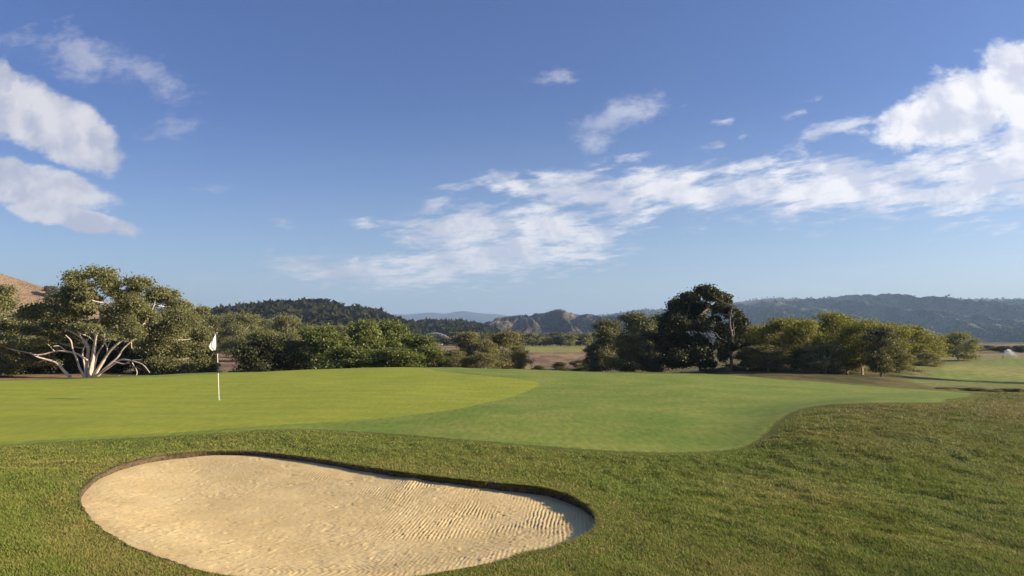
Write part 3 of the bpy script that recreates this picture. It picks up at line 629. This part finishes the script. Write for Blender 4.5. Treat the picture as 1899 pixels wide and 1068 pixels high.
PROTO = {}
def protos(key, kind, H, W, n_leaf, leaf, bark, style, count, seed):
    PROTO[key] = [auto_tree(kind, H, W, seed+37*i, n_leaf, leaf, bark, style)+(H, W) for i in range(count)]
protos('olive', 'olive', 8, 8, 20000, .14, M_BARK_WHITE, 'round', 3, 100)
protos('broad', 'broad', 5, 6, 15000, .135, M_BARK_GREY, 'bush', 3, 200)
protos('scrub', 'scrub', 5, 4.5, 14000, .095, M_BARK_WHITE, 'bush', 3, 300)
protos('gum', 'gum', 7, 5.5, 18000, .11, M_BARK_GREY, 'tall', 3, 400)
protos('acacia', 'acacia', 6.5, 7, 11000, .135, M_BARK_WHITE, 'round', 4, 500)
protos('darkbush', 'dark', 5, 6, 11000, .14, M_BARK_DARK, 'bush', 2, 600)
protos('far', 'gum', 7, 7, 2200, .36, M_BARK_GREY, 'round', 4, 700)
protos('farlight', 'olive', 7, 7, 2200, .36, M_BARK_GREY, 'round', 3, 800)
_rot = random.Random(5)
def tree(key, px, py_top, w_px, Y, label, name, cat='tree', group=None, k=None, sink=0.1):
    P = PROTO[key][(_rot.randrange(99) if k is None else k) % len(PROTO[key])]; cr, tk, nm, H, W = P
    x = xat(px, Y); z0 = float(h(x, Y))-sink; hh = zat(py_top, Y)-z0; ww = w_px*Y/F
    o = thing(name, label, cat, (x, Y, z0), group)
    o.rotation_euler = (0, 0, _rot.random()*6.28); o.scale = (ww/W, ww/W, hh/H)
    put('crown', cr, o); put(nm, tk, o)
    return o
# trees of the left half, back to front
olive_row = [(352, 590, 80, 128, 'olive tree partly behind the right edge of the big paperbark'), (398, 588, 72, 132, 'olive tree directly behind the white flag'), (446, 584, 78, 126, 'olive tree with pale forked branches right of the flag, against the dark hill'),
             (492, 592, 62, 140, 'olive tree rising above the dark thicket right of the flag'), (528, 588, 62, 118, 'round olive tree with a pale trunk fork, below the wooded hill crest'), (572, 606, 66, 125, 'low olive tree showing above the left end of the broadleaf bushes'),
             (622, 604, 60, 150, 'olive tree peeping between two broadleaf bush tops')]
for i, (px, pt, w, Y, lb) in enumerate(olive_row): tree('olive', px, pt, w, Y, lb, 'paperbark_tree', 'tree', 'olive trees behind the flag', k=i)
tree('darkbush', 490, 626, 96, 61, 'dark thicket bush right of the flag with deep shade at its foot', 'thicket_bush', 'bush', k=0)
tree('olive', 488, 616, 80, 66, 'olive tree crown growing out of the dark thicket right of the flag', 'paperbark_tree', 'tree', k=1)
tree('scrub', 538, 632, 62, 64, 'light green bush between the dark thicket and the broadleaf bushes', 'leafy_bush', 'bush', k=1)
B = 'broadleaf bushes behind the green'
for i, (px, pt, w, Y, lb) in enumerate([(605, 612, 118, 63, 'broadleaf bush at the left end of the bright green bushes'), (672, 597, 112, 66, 'tallest broadleaf bush, its top standing against the wooded hill'), (722, 600, 92, 69, 'broadleaf bush with a tall pointed top right of the tallest one'),
                                        (770, 624, 96, 64, 'broadleaf bush behind the highest point of the putting green'), (806, 646, 78, 60, 'lightest yellow green bush at the right end of the broadleaf bushes'), (650, 645, 105, 57, 'low broadleaf bush in front of the tallest one'), (735, 648, 100, 57, 'low broadleaf bush at the crest behind the highest part of the green')]):
    tree('broad', px, pt, w, Y, lb, 'broadleaf_bush', 'bush', B, k=i)
G = 'grey green scrub trees in the middle'
for i, (px, pt, w, Y, lb) in enumerate([(866, 617, 72, 74, 'grey green scrub tree right of the left sprinkler jet'), (905, 632, 66, 70, 'grey green scrub tree between two taller ones left of the brown clearing'), (940, 616, 74, 73, 'tall grey green scrub tree left of the brown clearing'),
                                        (962, 642, 44, 66, 'small scrub tree at the left edge of the brown clearing'), (848, 652, 54, 58, 'low dry scrub bush beside the lightest broadleaf bush'), (895, 655, 60, 58, 'low dry scrub bush at the crest below the grey green trees')]):
    tree('scrub', px, pt, w, Y, lb, 'scrub_tree', 'tree', G, k=i)
D = 'dull dark trees left of the big tree'
for i, (px, pt, w, Y, lb) in enumerate([(1122, 597, 76, 74, 'dark tree at the right edge of the brown clearing'), (1172, 582, 84, 86, 'tallest of the dull dark trees left of the big dark tree'), (1222, 586, 76, 92, 'dull dark tree touching the left side of the big dark tree'),
                                        (1160, 620, 70, 66, 'shorter dark tree in front of the tallest dull one'), (1205, 615, 76, 68, 'shorter dark tree at the foot of the big dark tree, left side'), (1100, 640, 40, 70, 'small dark tree on the right edge of the brown clearing')]):
    tree('gum', px, pt, w, Y, lb, 'dark_gum_tree', 'tree', D, k=i)
A = 'trees on the right bank'
for i, (px, pt, w, Y, lb) in enumerate([(1400, 606, 76, 72, 'yellow green tree right behind the big dark tree'), (1447, 593, 86, 68, 'yellow green tree, second to the right of the big dark tree'), (1500, 596, 80, 64, 'yellow green tree in the middle of the shaded bank'),
                                        (1552, 584, 100, 70, 'tallest yellow green tree on the right bank'), (1600, 598, 76, 61, 'bright yellow green tree with its foot in sun at the end of the bank'), (1690, 606, 96, 96, 'yellow green tree left of the far right fairway'), (1722, 622, 66, 104, 'smaller yellow green tree at the edge of the far right fairway'),
                                        (1425, 640, 80, 63, 'low grey green bushy tree on the shaded bank beside the big dark trunk'), (1530, 640, 70, 60, 'low grey green bushy tree in front of the tallest yellow green one')]):
    tree('acacia' if i < 7 else 'scrub', px, pt, w*1.05, Y, lb, 'acacia_tree', 'tree', A, k=i)
tree('gum', 1634, 608, 70, 59, 'dark slim tree with bare trunks standing in front of the yellow green ones', 'dark_gum_tree', 'tree', D, k=2)
tree('olive', 1776, 618, 66, 118, 'dull olive tree standing alone left of the right sprinkler', 'paperbark_tree', 'tree', k=2)
tree('acacia', 2085, 560, 150, 62, 'spreading tree beyond the right edge whose shadow crosses the far fairway', 'acacia_tree', 'tree', k=1)
for px, pt, w, Y, lb in [(1475, 600, 60, 76, 'slim yellow green tree between the second and the middle one of the bank'), (1527, 598, 56, 75, 'slim yellow green tree left of the tallest one'), (1645, 603, 70, 84, 'yellow green tree behind the dark slim tree with bare trunks'), (1422, 614, 54, 80, 'small yellow green tree between the big dark tree and the second bank tree')]:
    tree('acacia', px, pt, w, Y, lb, 'acacia_tree', 'tree', A)
L = 'shady bushes under the yellow green trees'
for i, (px, pt, w, Y, lb) in enumerate([(1385, 652, 60, 66, 'bush right beside the trunk of the big dark tree'), (1440, 650, 70, 67, 'bush under the second yellow green tree of the bank'), (1490, 648, 70, 64, 'bush under the yellow green tree in the middle of the bank'), (1570, 645, 76, 63, 'bush under the tallest yellow green tree'), (1668, 650, 60, 70, 'bush right of the dark slim tree at the end of the bank'), (1720, 655, 50, 84, 'bush at the corner of the far right fairway')]):
    tree('scrub', px, pt, w, Y, lb, 'leafy_bush', 'bush', L, k=i)
for i, (px, pt, w, Y, lb) in enumerate([(1040, 672, 34, 84, 'low dark bush in the middle of the brown clearing'), (1075, 668, 40, 80, 'low dark bush at the right side of the brown clearing'), (1000, 678, 26, 78, 'small scrub bush at the left side of the brown clearing')]):
    tree('gum', px, pt, w, Y, lb, 'low_bush', 'bush', 'bushes in the brown clearing', k=i)
_r2 = random.Random(8)
for i in range(26):
    px = 1655+i*10.5+_r2.uniform(-4, 4); Y = _r2.uniform(43, 49)
    tree('scrub', px, 719+(px-1650)*.015+_r2.uniform(-3, 3), _r2.uniform(20, 36), Y, 'low scrubby heath shrub in the dark strip before the far right fairway', 'heath_shrub', 'shrub', 'heath shrubs before the far right fairway')
# rows far off
rnd = random.Random(11)
for i in range(30):
    px = 830+i*9.6+rnd.uniform(-4, 4); tree('far' if rnd.random() < .7 else 'farlight', px, rnd.uniform(616, 625), rnd.uniform(24, 38), rnd.uniform(285, 330), 'small tree in the far tree line behind the distant fairway', 'distant_tree', 'tree', 'far tree line behind the fairway')
for i in range(16):
    px = 1770+i*15+rnd.uniform(-5, 5); tree('far' if rnd.random() < .6 else 'farlight', px, rnd.uniform(638, 645), rnd.uniform(22, 36), rnd.uniform(190, 230), 'small dark tree in the row behind the right sprinkler', 'distant_tree', 'tree', 'tree row behind the right sprinkler')
for i in range(16):
    px = 375+i*15+rnd.uniform(-5, 5); tree('farlight' if rnd.random() < .6 else 'far', px, rnd.uniform(600, 612), rnd.uniform(34, 50), rnd.uniform(240, 270), 'olive tree in the row at the foot of the wooded hill', 'distant_tree', 'tree', 'tree row at the foot of the wooded hill')
for px, pt, w, lb in [(95, 531, 30, 'lone dark tree on the slope of the dry grass hill')]:
    Y = 410; x = xat(px, Y); o = thing('hill_tree', lb, 'tree', (x, Y, zat(549, Y)))
    cr, tk, nm, H, W = PROTO['far'][0]; ww = w*Y/F; o.scale = (ww/W, ww/W, (549-pt)*Y/F/H); put('crown', cr, o); put(nm, tk, o)

# traced trees: points are pixels of the enlarged left part of the photograph, spread in depth round the trunk
def traced(name, label, base, Y, limbs, clumps, bark, kind, n_leaf, leaf, seed, conv, dspread, group=None, boost=1.0, thick=.62):
    rng = random.Random(seed); bx, by = conv(*base); x0 = xat(bx, Y); z0 = float(h(x0, Y))
    dz = zat(by, Y)-z0
    def w(zx, zy, dy): 
        px, py = conv(zx, zy); return np.array([xat(px, Y)-x0, dy, zat(py, Y)-z0-dz*smooth(py, 640, by)])
    o = thing(name, label, 'tree', (x0, Y, z0), group); LM = []
    sc = Y/F/abs(conv(1, 0)[0]-conv(0, 0)[0])**-1
    for pts, r0, r1, d0, d1 in limbs:
        n = len(pts); P = [w(a, b, (d0+(d1-d0)*i/(n-1))) for i, (a, b) in enumerate(pts)]
        if abs(pts[0][1]-base[1]) < 60: P.insert(0, P[0]+np.array([0, 0, -.4]))
        LM.append((P, r0*thick, max(.03, r1*thick)))
    feet = sorted([tuple(p[0]+np.array([0, 0, .1])) for p, _, _ in LM if p[0][2] < .35])
    if len(feet) > 1 and feet[-1][0]-feet[0][0] > .3: LM.append(([np.array(q) for q in feet], .14, .14))
    SK = np.concatenate([spline(P, 5*len(P)) for P, _, _ in LM]); SK = SK[SK[:, 2] > .3]
    CL = []
    for cx, cy, rx, ry in clumps:
        dy = rng.uniform(-1, 1)*dspread; a = w(cx, cy, dy); s = abs(conv(1, 0)[0]-conv(0, 0)[0])*Y/F
        CL.append((a[0], a[1], a[2], rx*s*boost*.95, .5*(rx+ry)*s*1.1*boost, ry*s*boost*1.15))
        # a branch from the nearest limb into the clump, twigs from it
        near_ = SK[np.argmin(((SK-a)**2).sum(1)*np.where(SK[:, 2] < a[2]+.3, 1, 4))]
        LM.append(([near_, near_*.45+a*.55+np.array([rng.uniform(-.15, .15), 0, -.12]), a+np.array([0, 0, .2*ry*s])], .055, .028))
        for q in range(3):
            e = a+np.array([rng.uniform(-.8, .8)*rx*s, rng.uniform(-.7, .5)*rx*s, rng.uniform(-.3, .8)*ry*s])
            LM.append(([a, (a+e)/2+np.array([0, 0, -.05]), e], .036, .014))
    put('crown', crown_mesh('crown', CL, n_leaf, leaf, kind, seed, twig=26, spread=.30), o)
    put('trunk', limbs_mesh('trunk', LM, bark, 7), o)
    return o
cv = lambda zx, zy: (zx/3.956, 480+zy/3.956)
HERO_L = [([(672, 870), (690, 800), (720, 720), (745, 640), (770, 560), (820, 500)], .22, .07, -.3, -1.3), ([(668, 870), (672, 760), (690, 690), (735, 600), (740, 540)], .20, .07, .3, .8), ([(640, 870), (610, 800), (600, 740), (575, 660), (570, 600), (540, 560)], .20, .07, -.3, -1.0), ([(700, 862), (780, 780), (850, 720), (900, 650), (990, 575), (1010, 570)], .18, .06, .3, .2),
    ([(900, 750), (985, 765), (1040, 740), (1120, 735)], .09, .04, -1.2, -1.7), ([(800, 660), (790, 600), (800, 550)], .09, .04, -.2, -.6), ([(540, 680), (500, 640), (470, 640)], .08, .04, -.8, -1.3), ([(660, 870), (680, 760), (700, 650), (715, 570), (720, 500), (755, 430), (740, 335)], .38, .07, 0, -.4), ([(690, 860), (740, 760), (800, 660), (860, 600), (920, 550), (1000, 480)], .27, .08, 0, 1.0),
    ([(705, 860), (760, 770), (820, 700), (870, 650), (920, 615)], .20, .07, -.2, -1.0), ([(705, 865), (800, 810), (900, 750), (960, 735), (1060, 750), (1130, 775), (1185, 825)], .20, .05, -.3, -1.8),
    ([(1040, 755), (1080, 820), (1070, 862)], .06, .04, -1.4, -1.6), ([(655, 745), (600, 700), (540, 680), (460, 675), (400, 695), (350, 700), (300, 685), (250, 670)], .15, .05, -.2, -1.8),
    ([(535, 875), (490, 810), (460, 760), (400, 735), (350, 715), (315, 685)], .26, .07, -.2, -1.5), ([(590, 865), (580, 800), (560, 740), (545, 690), (560, 620)], .17, .07, .6, 1.2),
    ([(622, 865), (632, 770), (645, 700), (650, 640), (610, 580), (560, 545), (500, 515), (430, 500), (390, 520), (330, 495), (270, 450)], .27, .05, .2, -.8), ([(660, 680), (620, 600), (600, 545), (570, 490)], .11, .05, -.1, -.5),
    ([(705, 620), (670, 570), (620, 545)], .10, .05, 0, -.8), ([(740, 345), (790, 300), (850, 270)], .08, .03, -.4, -.9), ([(755, 430), (780, 380), (840, 330)], .08, .03, -.4, -1.2), ([(460, 675), (430, 630), (405, 600)], .07, .03, -1, -1.4),
    ([(820, 700), (825, 650), (850, 610)], .08, .03, -.6, -.8), ([(920, 550), (945, 600), (960, 660), (990, 640)], .05, .03, .5, 0), ([(690, 880), (760, 885), (815, 883)], .12, .05, -.8, -1.2), ([(850, 880), (900, 860), (945, 850)], .10, .06, -1.5, -1.2)]
HERO_C = [(790, 125, 110, 55), (665, 165, 70, 48), (720, 180, 70, 40), (710, 235, 105, 52), (850, 205, 70, 75), (1020, 185, 105, 50), (1070, 250, 75, 60), (960, 260, 70, 60), (570, 320, 85, 42), (690, 350, 110, 52), (860, 330, 110, 62), (990, 330, 95, 62),
    (545, 430, 85, 55), (740, 430, 105, 62), (880, 430, 110, 62), (1010, 430, 95, 62), (370, 385, 100, 46), (240, 470, 100, 46), (400, 430, 90, 52), (640, 480, 80, 40), (110, 620, 105, 50), (230, 590, 90, 42), (345, 610, 90, 42), (800, 520, 80, 40), (930, 500, 80, 45), (1000, 560, 75, 45),
    (180, 680, 90, 40), (470, 560, 70, 32), (880, 270, 60, 45), (760, 290, 75, 40), (640, 265, 80, 45), (560, 495, 75, 36), (710, 515, 75, 36), (720, 310, 90, 45), (490, 400, 70, 40), (620, 400, 70, 42), (420, 520, 80, 38), (300, 520, 90, 40), (320, 430, 95, 42), (460, 375, 70, 36), (160, 540, 90, 45), (90, 690, 90, 45), (160, 760, 90, 50), (280, 760, 80, 40)]
traced('paperbark_tree', 'big paperbark with pale spreading limbs from one foot at the left', (660, 870), 55, HERO_L, HERO_C, M_BARK_WHITE, 'olive', 80000, .095, 7, cv, 2.6, 'paperbark trees at the left edge')
T2_L = [([(1160, 860), (1158, 760), (1162, 640), (1150, 540), (1140, 440), (1150, 380), (1195, 345)], .20, .05, 0, -1.0), ([(1140, 450), (1210, 410), (1290, 432)], .09, .03, -.8, -1.6), ([(1160, 600), (1220, 545), (1280, 490), (1340, 450)], .10, .03, 0, -1.5), ([(1158, 720), (1230, 640), (1310, 590), (1345, 570)], .10, .03, 0, -1.7),
    ([(1140, 440), (1120, 390), (1125, 340)], .07, .03, -.7, -1.3), ([(1270, 465), (1265, 480), (1295, 492)], .05, .03, -1.4, -1.7), ([(1165, 650), (1250, 745), (1330, 740)], .08, .03, -.6, -1.4)]
T2_C = [(1170, 300, 100, 52), (1290, 280, 70, 42), (1270, 345, 100, 52), (1400, 375, 55, 36), (1080, 400, 80, 60), (1240, 430, 120, 62), (1390, 460, 95, 75), (1130, 540, 105, 62), (1290, 545, 115, 70), (1420, 570, 75, 80), (1080, 640, 95, 52), (1200, 660, 110, 62), (1340, 680, 115, 75), (1440, 700, 80, 75), (1540, 790, 70, 55), (1250, 780, 110, 62), (1400, 800, 110, 52), (1130, 760, 90, 60), (1490, 830, 90, 35), (1320, 840, 120, 30), (1450, 460, 45, 60)]
traced('paperbark_tree', 'dense paperbark right of the big spreading one, leaves down to the grass', (1160, 860), 64, T2_L, T2_C, M_BARK_WHITE, 'olive', 75000, .095, 17, cv, 2.4, 'paperbark trees at the left edge')
T3_L = [([(15, 870), (10, 700), (20, 560), (22, 450), (10, 380)], .25, .07, 0, -.5), ([(15, 640), (80, 540), (140, 470)], .10, .04, 0, -1), ([(15, 600), (-70, 480), (-140, 400)], .12, .04, 0, -.5)]
T3_C = [(-20, 240, 70, 45), (0, 320, 75, 50), (80, 400, 80, 45), (-80, 330, 100, 70), (50, 460, 110, 52), (-60, 470, 120, 70), (140, 490, 80, 48), (0, 560, 110, 60), (-120, 600, 110, 70), (60, 640, 100, 50), (-200, 420, 110, 80), (-220, 560, 120, 90), (20, 740, 120, 60), (-120, 760, 130, 70), (90, 800, 110, 60), (-260, 720, 120, 90)]
traced('paperbark_tree', 'paperbark cut by the left edge with a short pale trunk showing', (15, 870), 58, T3_L, T3_C, M_BARK_WHITE, 'olive', 52000, .10, 27, cv, 2.6, 'paperbark trees at the left edge')
for px, pt, w, Y, lb in [(70, 604, 90, 70, 'olive tree filling the gap behind the low left limbs of the big paperbark'), (135, 590, 86, 72, 'olive tree close behind the left side of the big paperbark'), (230, 565, 110, 74, 'olive tree close behind the right side of the big paperbark'), (330, 580, 90, 76, 'olive tree behind the dense right paperbark'), (10, 610, 90, 72, 'olive tree behind the paperbark at the left edge')]:
    tree('olive', px, pt, w, Y, lb, 'paperbark_tree', 'tree', 'olive trees behind the paperbarks')
U = 'dark bushes under the paperbarks'
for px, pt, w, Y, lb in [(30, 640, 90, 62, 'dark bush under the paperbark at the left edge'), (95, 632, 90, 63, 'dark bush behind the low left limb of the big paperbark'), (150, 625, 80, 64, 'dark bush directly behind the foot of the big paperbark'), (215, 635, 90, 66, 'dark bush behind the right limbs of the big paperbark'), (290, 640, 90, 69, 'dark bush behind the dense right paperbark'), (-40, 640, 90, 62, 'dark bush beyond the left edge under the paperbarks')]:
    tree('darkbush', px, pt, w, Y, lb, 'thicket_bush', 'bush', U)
tree('olive', 383, 658, 40, 65, 'low olive bush at the right foot of the paperbarks, left of the flag', 'leafy_bush', 'bush', k=0)
# the big dark tree: traced from the enlargement of its part of the photograph
cb = lambda zx, zy: (1220+zx/5.341, 520+zy/5.341)
BIG_L = [([(700, 905), (690, 780), (660, 660), (672, 560), (640, 450), (632, 350), (640, 270)], .34, .10, -.8, -3.0), ([(672, 590), (680, 530), (660, 430), (670, 380)], .13, .05, -1.9, -2.9), ([(640, 620), (600, 590), (540, 570), (490, 520)], .12, .05, -1.7, -2.6), ([(560, 870), (545, 740), (530, 600), (400, 430), (390, 350)], .20, .05, .4, -.6),
    ([(660, 850), (650, 800), (640, 760)], .10, .06, -.6, -.6), ([(440, 870), (420, 700), (340, 500), (300, 350)], .26, .07, .8, .6), ([(420, 700), (250, 560), (180, 450)], .14, .05, .8, .4)]
BIG_C = [(400, 130, 90, 50), (320, 180, 90, 50), (480, 170, 90, 50), (250, 240, 90, 60), (560, 180, 80, 45), (660, 165, 85, 38), (690, 215, 60, 32), (380, 250, 100, 60), (500, 260, 90, 55), (200, 320, 75, 70), (310, 350, 100, 70), (430, 360, 90, 60), (560, 300, 70, 50), (160, 440, 85, 75), (270, 460, 100, 70), (400, 480, 90, 60), (520, 430, 70, 55), (740, 340, 70, 50), (770, 420, 75, 60), (590, 480, 60, 50), (740, 520, 80, 55), (120, 570, 85, 75), (240, 590, 100, 75), (370, 610, 90, 65), (480, 620, 80, 60), (110, 680, 80, 65), (230, 720, 110, 75), (360, 740, 100, 70), (490, 740, 70, 55), (720, 640, 100, 45), (800, 600, 70, 60), (590, 660, 60, 40), (760, 700, 70, 40), (200, 830, 120, 60), (350, 840, 110, 50), (650, 300, 40, 40), (460, 840, 70, 40), (590, 400, 60, 50), (300, 280, 90, 60), (180, 380, 80, 60), (590, 560, 50, 50), (590, 760, 50, 50), (130, 760, 80, 60), (770, 500, 60, 50), (130, 500, 70, 60)]
traced('banyan_tree', 'tallest big dark tree with a pale bare trunk on its right side', (700, 905), 66, BIG_L, BIG_C, M_BARK_BANYAN, 'dark', 125000, .115, 57, cb, 2.7, None, 1.05, .6)

# ---------------------------------------------------------------- flagstick, hole
def paint(name, c, rough=.35, spec=.4):
    m, T, b = mat(name, rough, spec); p = T.new('ShaderNodeTexCoord').outputs['Object']
    T.put(b.inputs['Base Color'], T.mix(T.noise(p, 30, 3, .6), tuple(.92*k for k in c), c)); return m
M_WHITE = paint('white_pole_paint', (.82, .80, .74)); M_BLACK = paint('black_pole_paint', (.02, .02, .022)); M_CUP = paint('white_cup', (.75, .75, .72))
def build_flag():
    x0, y0 = on_ground(406, 741.5, 15, 30); z0 = float(h(x0, y0)); s = y0/F
    fl = thing('golf_flag', 'white flag on a white flagstick with black bands in the hole', 'flag', (x0, y0, z0))
    top = zat(618.5, y0)-z0; lean = -4*s/top
    def seg(a, b, r):
        z = np.linspace(a, b, 5); return tube(np.c_[lean*z, 0*z, z], np.full(5, r), 10)
    zz = lambda py: zat(py, y0)-z0
    bands = [zz(692), zz(672.5), zz(656), zz(640)]
    V, Fc = join([seg(-.12, bands[0], .0125), seg(bands[1], bands[2], .0125)]); put('pole', mesh_np('pole', V, Fc, M_WHITE, None, True), fl)
    for a, b in ((bands[0], bands[1]), (bands[2], top+.01)):
        V, Fc = seg(a, b, .0128); put('band', mesh_np('band', V, Fc, M_BLACK, None, True), fl)
    V, Fc = seg(top+.01, top+.03, .016); put('cap', mesh_np('cap', V, Fc, M_WHITE, None, True), fl)
    # hanging cloth: outline in photo pixels relative to the pole, folded in depth
    rows = [(618, -1, 0), (624, -5, 0), (630, -8.5, 0), (636, -11, 0), (641, -13, 0), (645, -11, -1), (649, -8, -2)]
    nu = 16; P = []
    for py, l, r in rows:
        for k in range(nu):
            f = k/(nu-1); xx = (r+(l-r)*f)*s; P.append((lean*zz(py)+.78*xx-.012, .025*math.sin(f*8+py*.08)*f-.85*(l-r)*-1*f*s*1.0, zz(py+f*1.5)))
    m, T, b = mat('white_flag_cloth', .8, .1); p = T.new('ShaderNodeTexCoord').outputs['Object']; wv = T.noise(p, 60, 3, .6)
    T.put(b.inputs['Base Color'], T.mix(wv, (.80, .80, .80), (.86, .86, .86)))
    tr = T.new('ShaderNodeBsdfTranslucent'); tr.inputs['Color'].default_value = (.8, .8, .8, 1); mx = T.new('ShaderNodeMixShader'); mx.inputs[0].default_value = .35
    T.put(mx.inputs[1], b.outputs[0]); T.put(mx.inputs[2], tr.outputs[0]); T.put(m.node_tree.nodes['Material Output'].inputs[0], mx.outputs[0])
    fo = put('cloth', mesh_np('cloth', P, grid_faces(len(rows), nu), m, None, True), fl)
    sd = fo.modifiers.new('thickness', 'SOLIDIFY'); sd.thickness = .004
    # cup rim set in the green; a flat black disc stands in for the hole's dark inside
    c = thing('golf_hole', 'white rimmed hole in the putting green at the foot of the flagstick', 'hole', (x0, y0, z0))
    a = np.linspace(0, 2*np.pi, 28, endpoint=False); prof = [(.050, .004), (.054, .005), (.054, -.01), (.051, -.012)]
    V = np.concatenate([np.c_[r*np.cos(a), r*np.sin(a), np.full(28, z)] for r, z in prof]); put('rim', mesh_np('rim', V, grid_faces(4, 28, True), M_CUP, None, True), c)
    V = np.concatenate([np.c_[r*np.cos(a), r*np.sin(a), np.full(28, z)] for r, z in [(.050, .0045), (.02, .0045), (.001, .0045)]]); put('dark_disc', mesh_np('dark_disc', V, grid_faces(3, 28, True), M_BLACK, None, True), c)
build_flag()

# ---------------------------------------------------------------- sprinklers
M_STEEL = simple('dull_sprinkler_metal', (.10, .10, .10), (.16, .15, .14), 20, .5, .4)
def water_mat():
    m, T, b = mat('sprinkler_water', .3, .4); b.inputs['Base Color'].default_value = (.85, .87, .9, 1)
    tr = T.new('ShaderNodeBsdfTranslucent'); tr.inputs['Color'].default_value = (.9, .92, .95, 1); tp = T.new('ShaderNodeBsdfTransparent')
    m1 = T.new('ShaderNodeMixShader'); m1.inputs[0].default_value = .5; T.put(m1.inputs[1], b.outputs[0]); T.put(m1.inputs[2], tr.outputs[0])
    m2 = T.new('ShaderNodeMixShader'); m2.inputs[0].default_value = .45; T.put(m2.inputs[1], m1.outputs[0]); T.put(m2.inputs[2], tp.outputs[0])
    T.put(m.node_tree.nodes['Material Output'].inputs[0], m2.outputs[0]); return m
M_WATER = water_mat()
def sprinkler(px, py, Y, jets, label, n, seed, drop):
    rng = np.random.default_rng(seed); x0 = xat(px, Y); zt = zat(py, Y); z0 = float(h(x0, Y)); z0 = min(z0, zt-.3)
    o = thing('sprinkler', label, 'sprinkler', (x0, Y, z0)); hz = zt-z0
    V, Fc = tube([(0, 0, -.2), (0, 0, hz*.5), (0, 0, hz)], [.06, .06, .06], 8); put('riser', mesh_np('riser', V, Fc, M_STEEL, None, True), o)
    V, Fc = tube([(-.12, 0, hz+.02), (0, 0, hz+.04), (.1, 0, hz)], [.05, .09, .05], 8); put('nozzle', mesh_np('nozzle', V, Fc, M_STEEL, None, True), o)
    C = []; sz = []
    for vx, vy, vz, tmax, spread, share, fall in jets:
        k = int(n*share); t = tmax*rng.random(k)**.7; sp = spread*(t/tmax)
        p = np.c_[vx*t+rng.normal(0, 1, k)*sp*.8, vy*t+rng.normal(0, 1, k)*sp, hz+vz*t-4.9*t*t-np.abs(rng.normal(0, 1, k))*sp*fall]
        ok = p[:, 2] > .02; C.append(p[ok]); sz.append(drop*(.6+.8*rng.random(k))[ok]*(1-.45*(t/tmax))[ok])
    C = np.concatenate(C); V, Fc, t = leaves(C, np.concatenate(sz), rng, up=0, aspect=.6)
    put('water_spray', mesh_np('water_spray', V, Fc, M_WATER), o)
sprinkler(847, 639, 110, [(-5.6, .3, 6.2, .85, .14, .6, 1.0), (-5.2, .3, 5.9, .9, .22, .4, 3.0)], 'sprinkler throwing a white arc of water over the bushes', 2600, 3, .035)
sprinkler(1860, 661, 135, [(1.9, 0, 5.3, .95, .18, .4, 1.4), (2.6, .1, 5.0, .98, .35, .35, 1.6), (1.2, .2, 4.9, .8, .15, .12, 1.0), (3.6, .1, 4.2, .85, .4, .13, 1)], 'sprinkler spraying a white fan of water on the right fairway', 3800, 5, .05)

# ---------------------------------------------------------------- haze
def build_haze():
    m = bpy.data.materials.new('pale_air'); m.use_nodes = True; T = NT(m.node_tree); T.n.clear()
    out = T.new('ShaderNodeOutputMaterial'); v = T.new('ShaderNodeVolumePrincipled')
    v.inputs['Color'].default_value = (.47, .69, 1.0, 1); v.inputs['Density'].default_value = 1.5e-4; v.inputs['Anisotropy'].default_value = .1
    T.put(out.inputs['Volume'], v.outputs[0])
    x0, x1, y0, y1, z0, z1 = -62000, 62000, -62000, 62000, -6, 500
    V = [(x, y, z) for z in (z0, z1) for y in (y0, y1) for x in (x0, x1)]
    Fc = [(0, 2, 3, 1), (4, 5, 7, 6), (0, 1, 5, 4), (2, 6, 7, 3), (0, 4, 6, 2), (1, 3, 7, 5)]
    o = put('haze', mesh_np('haze', V, Fc, m)); structure(o, 'stuff'); tag(o, 'pale bluish air in front of the far mountains', 'haze')
build_haze()
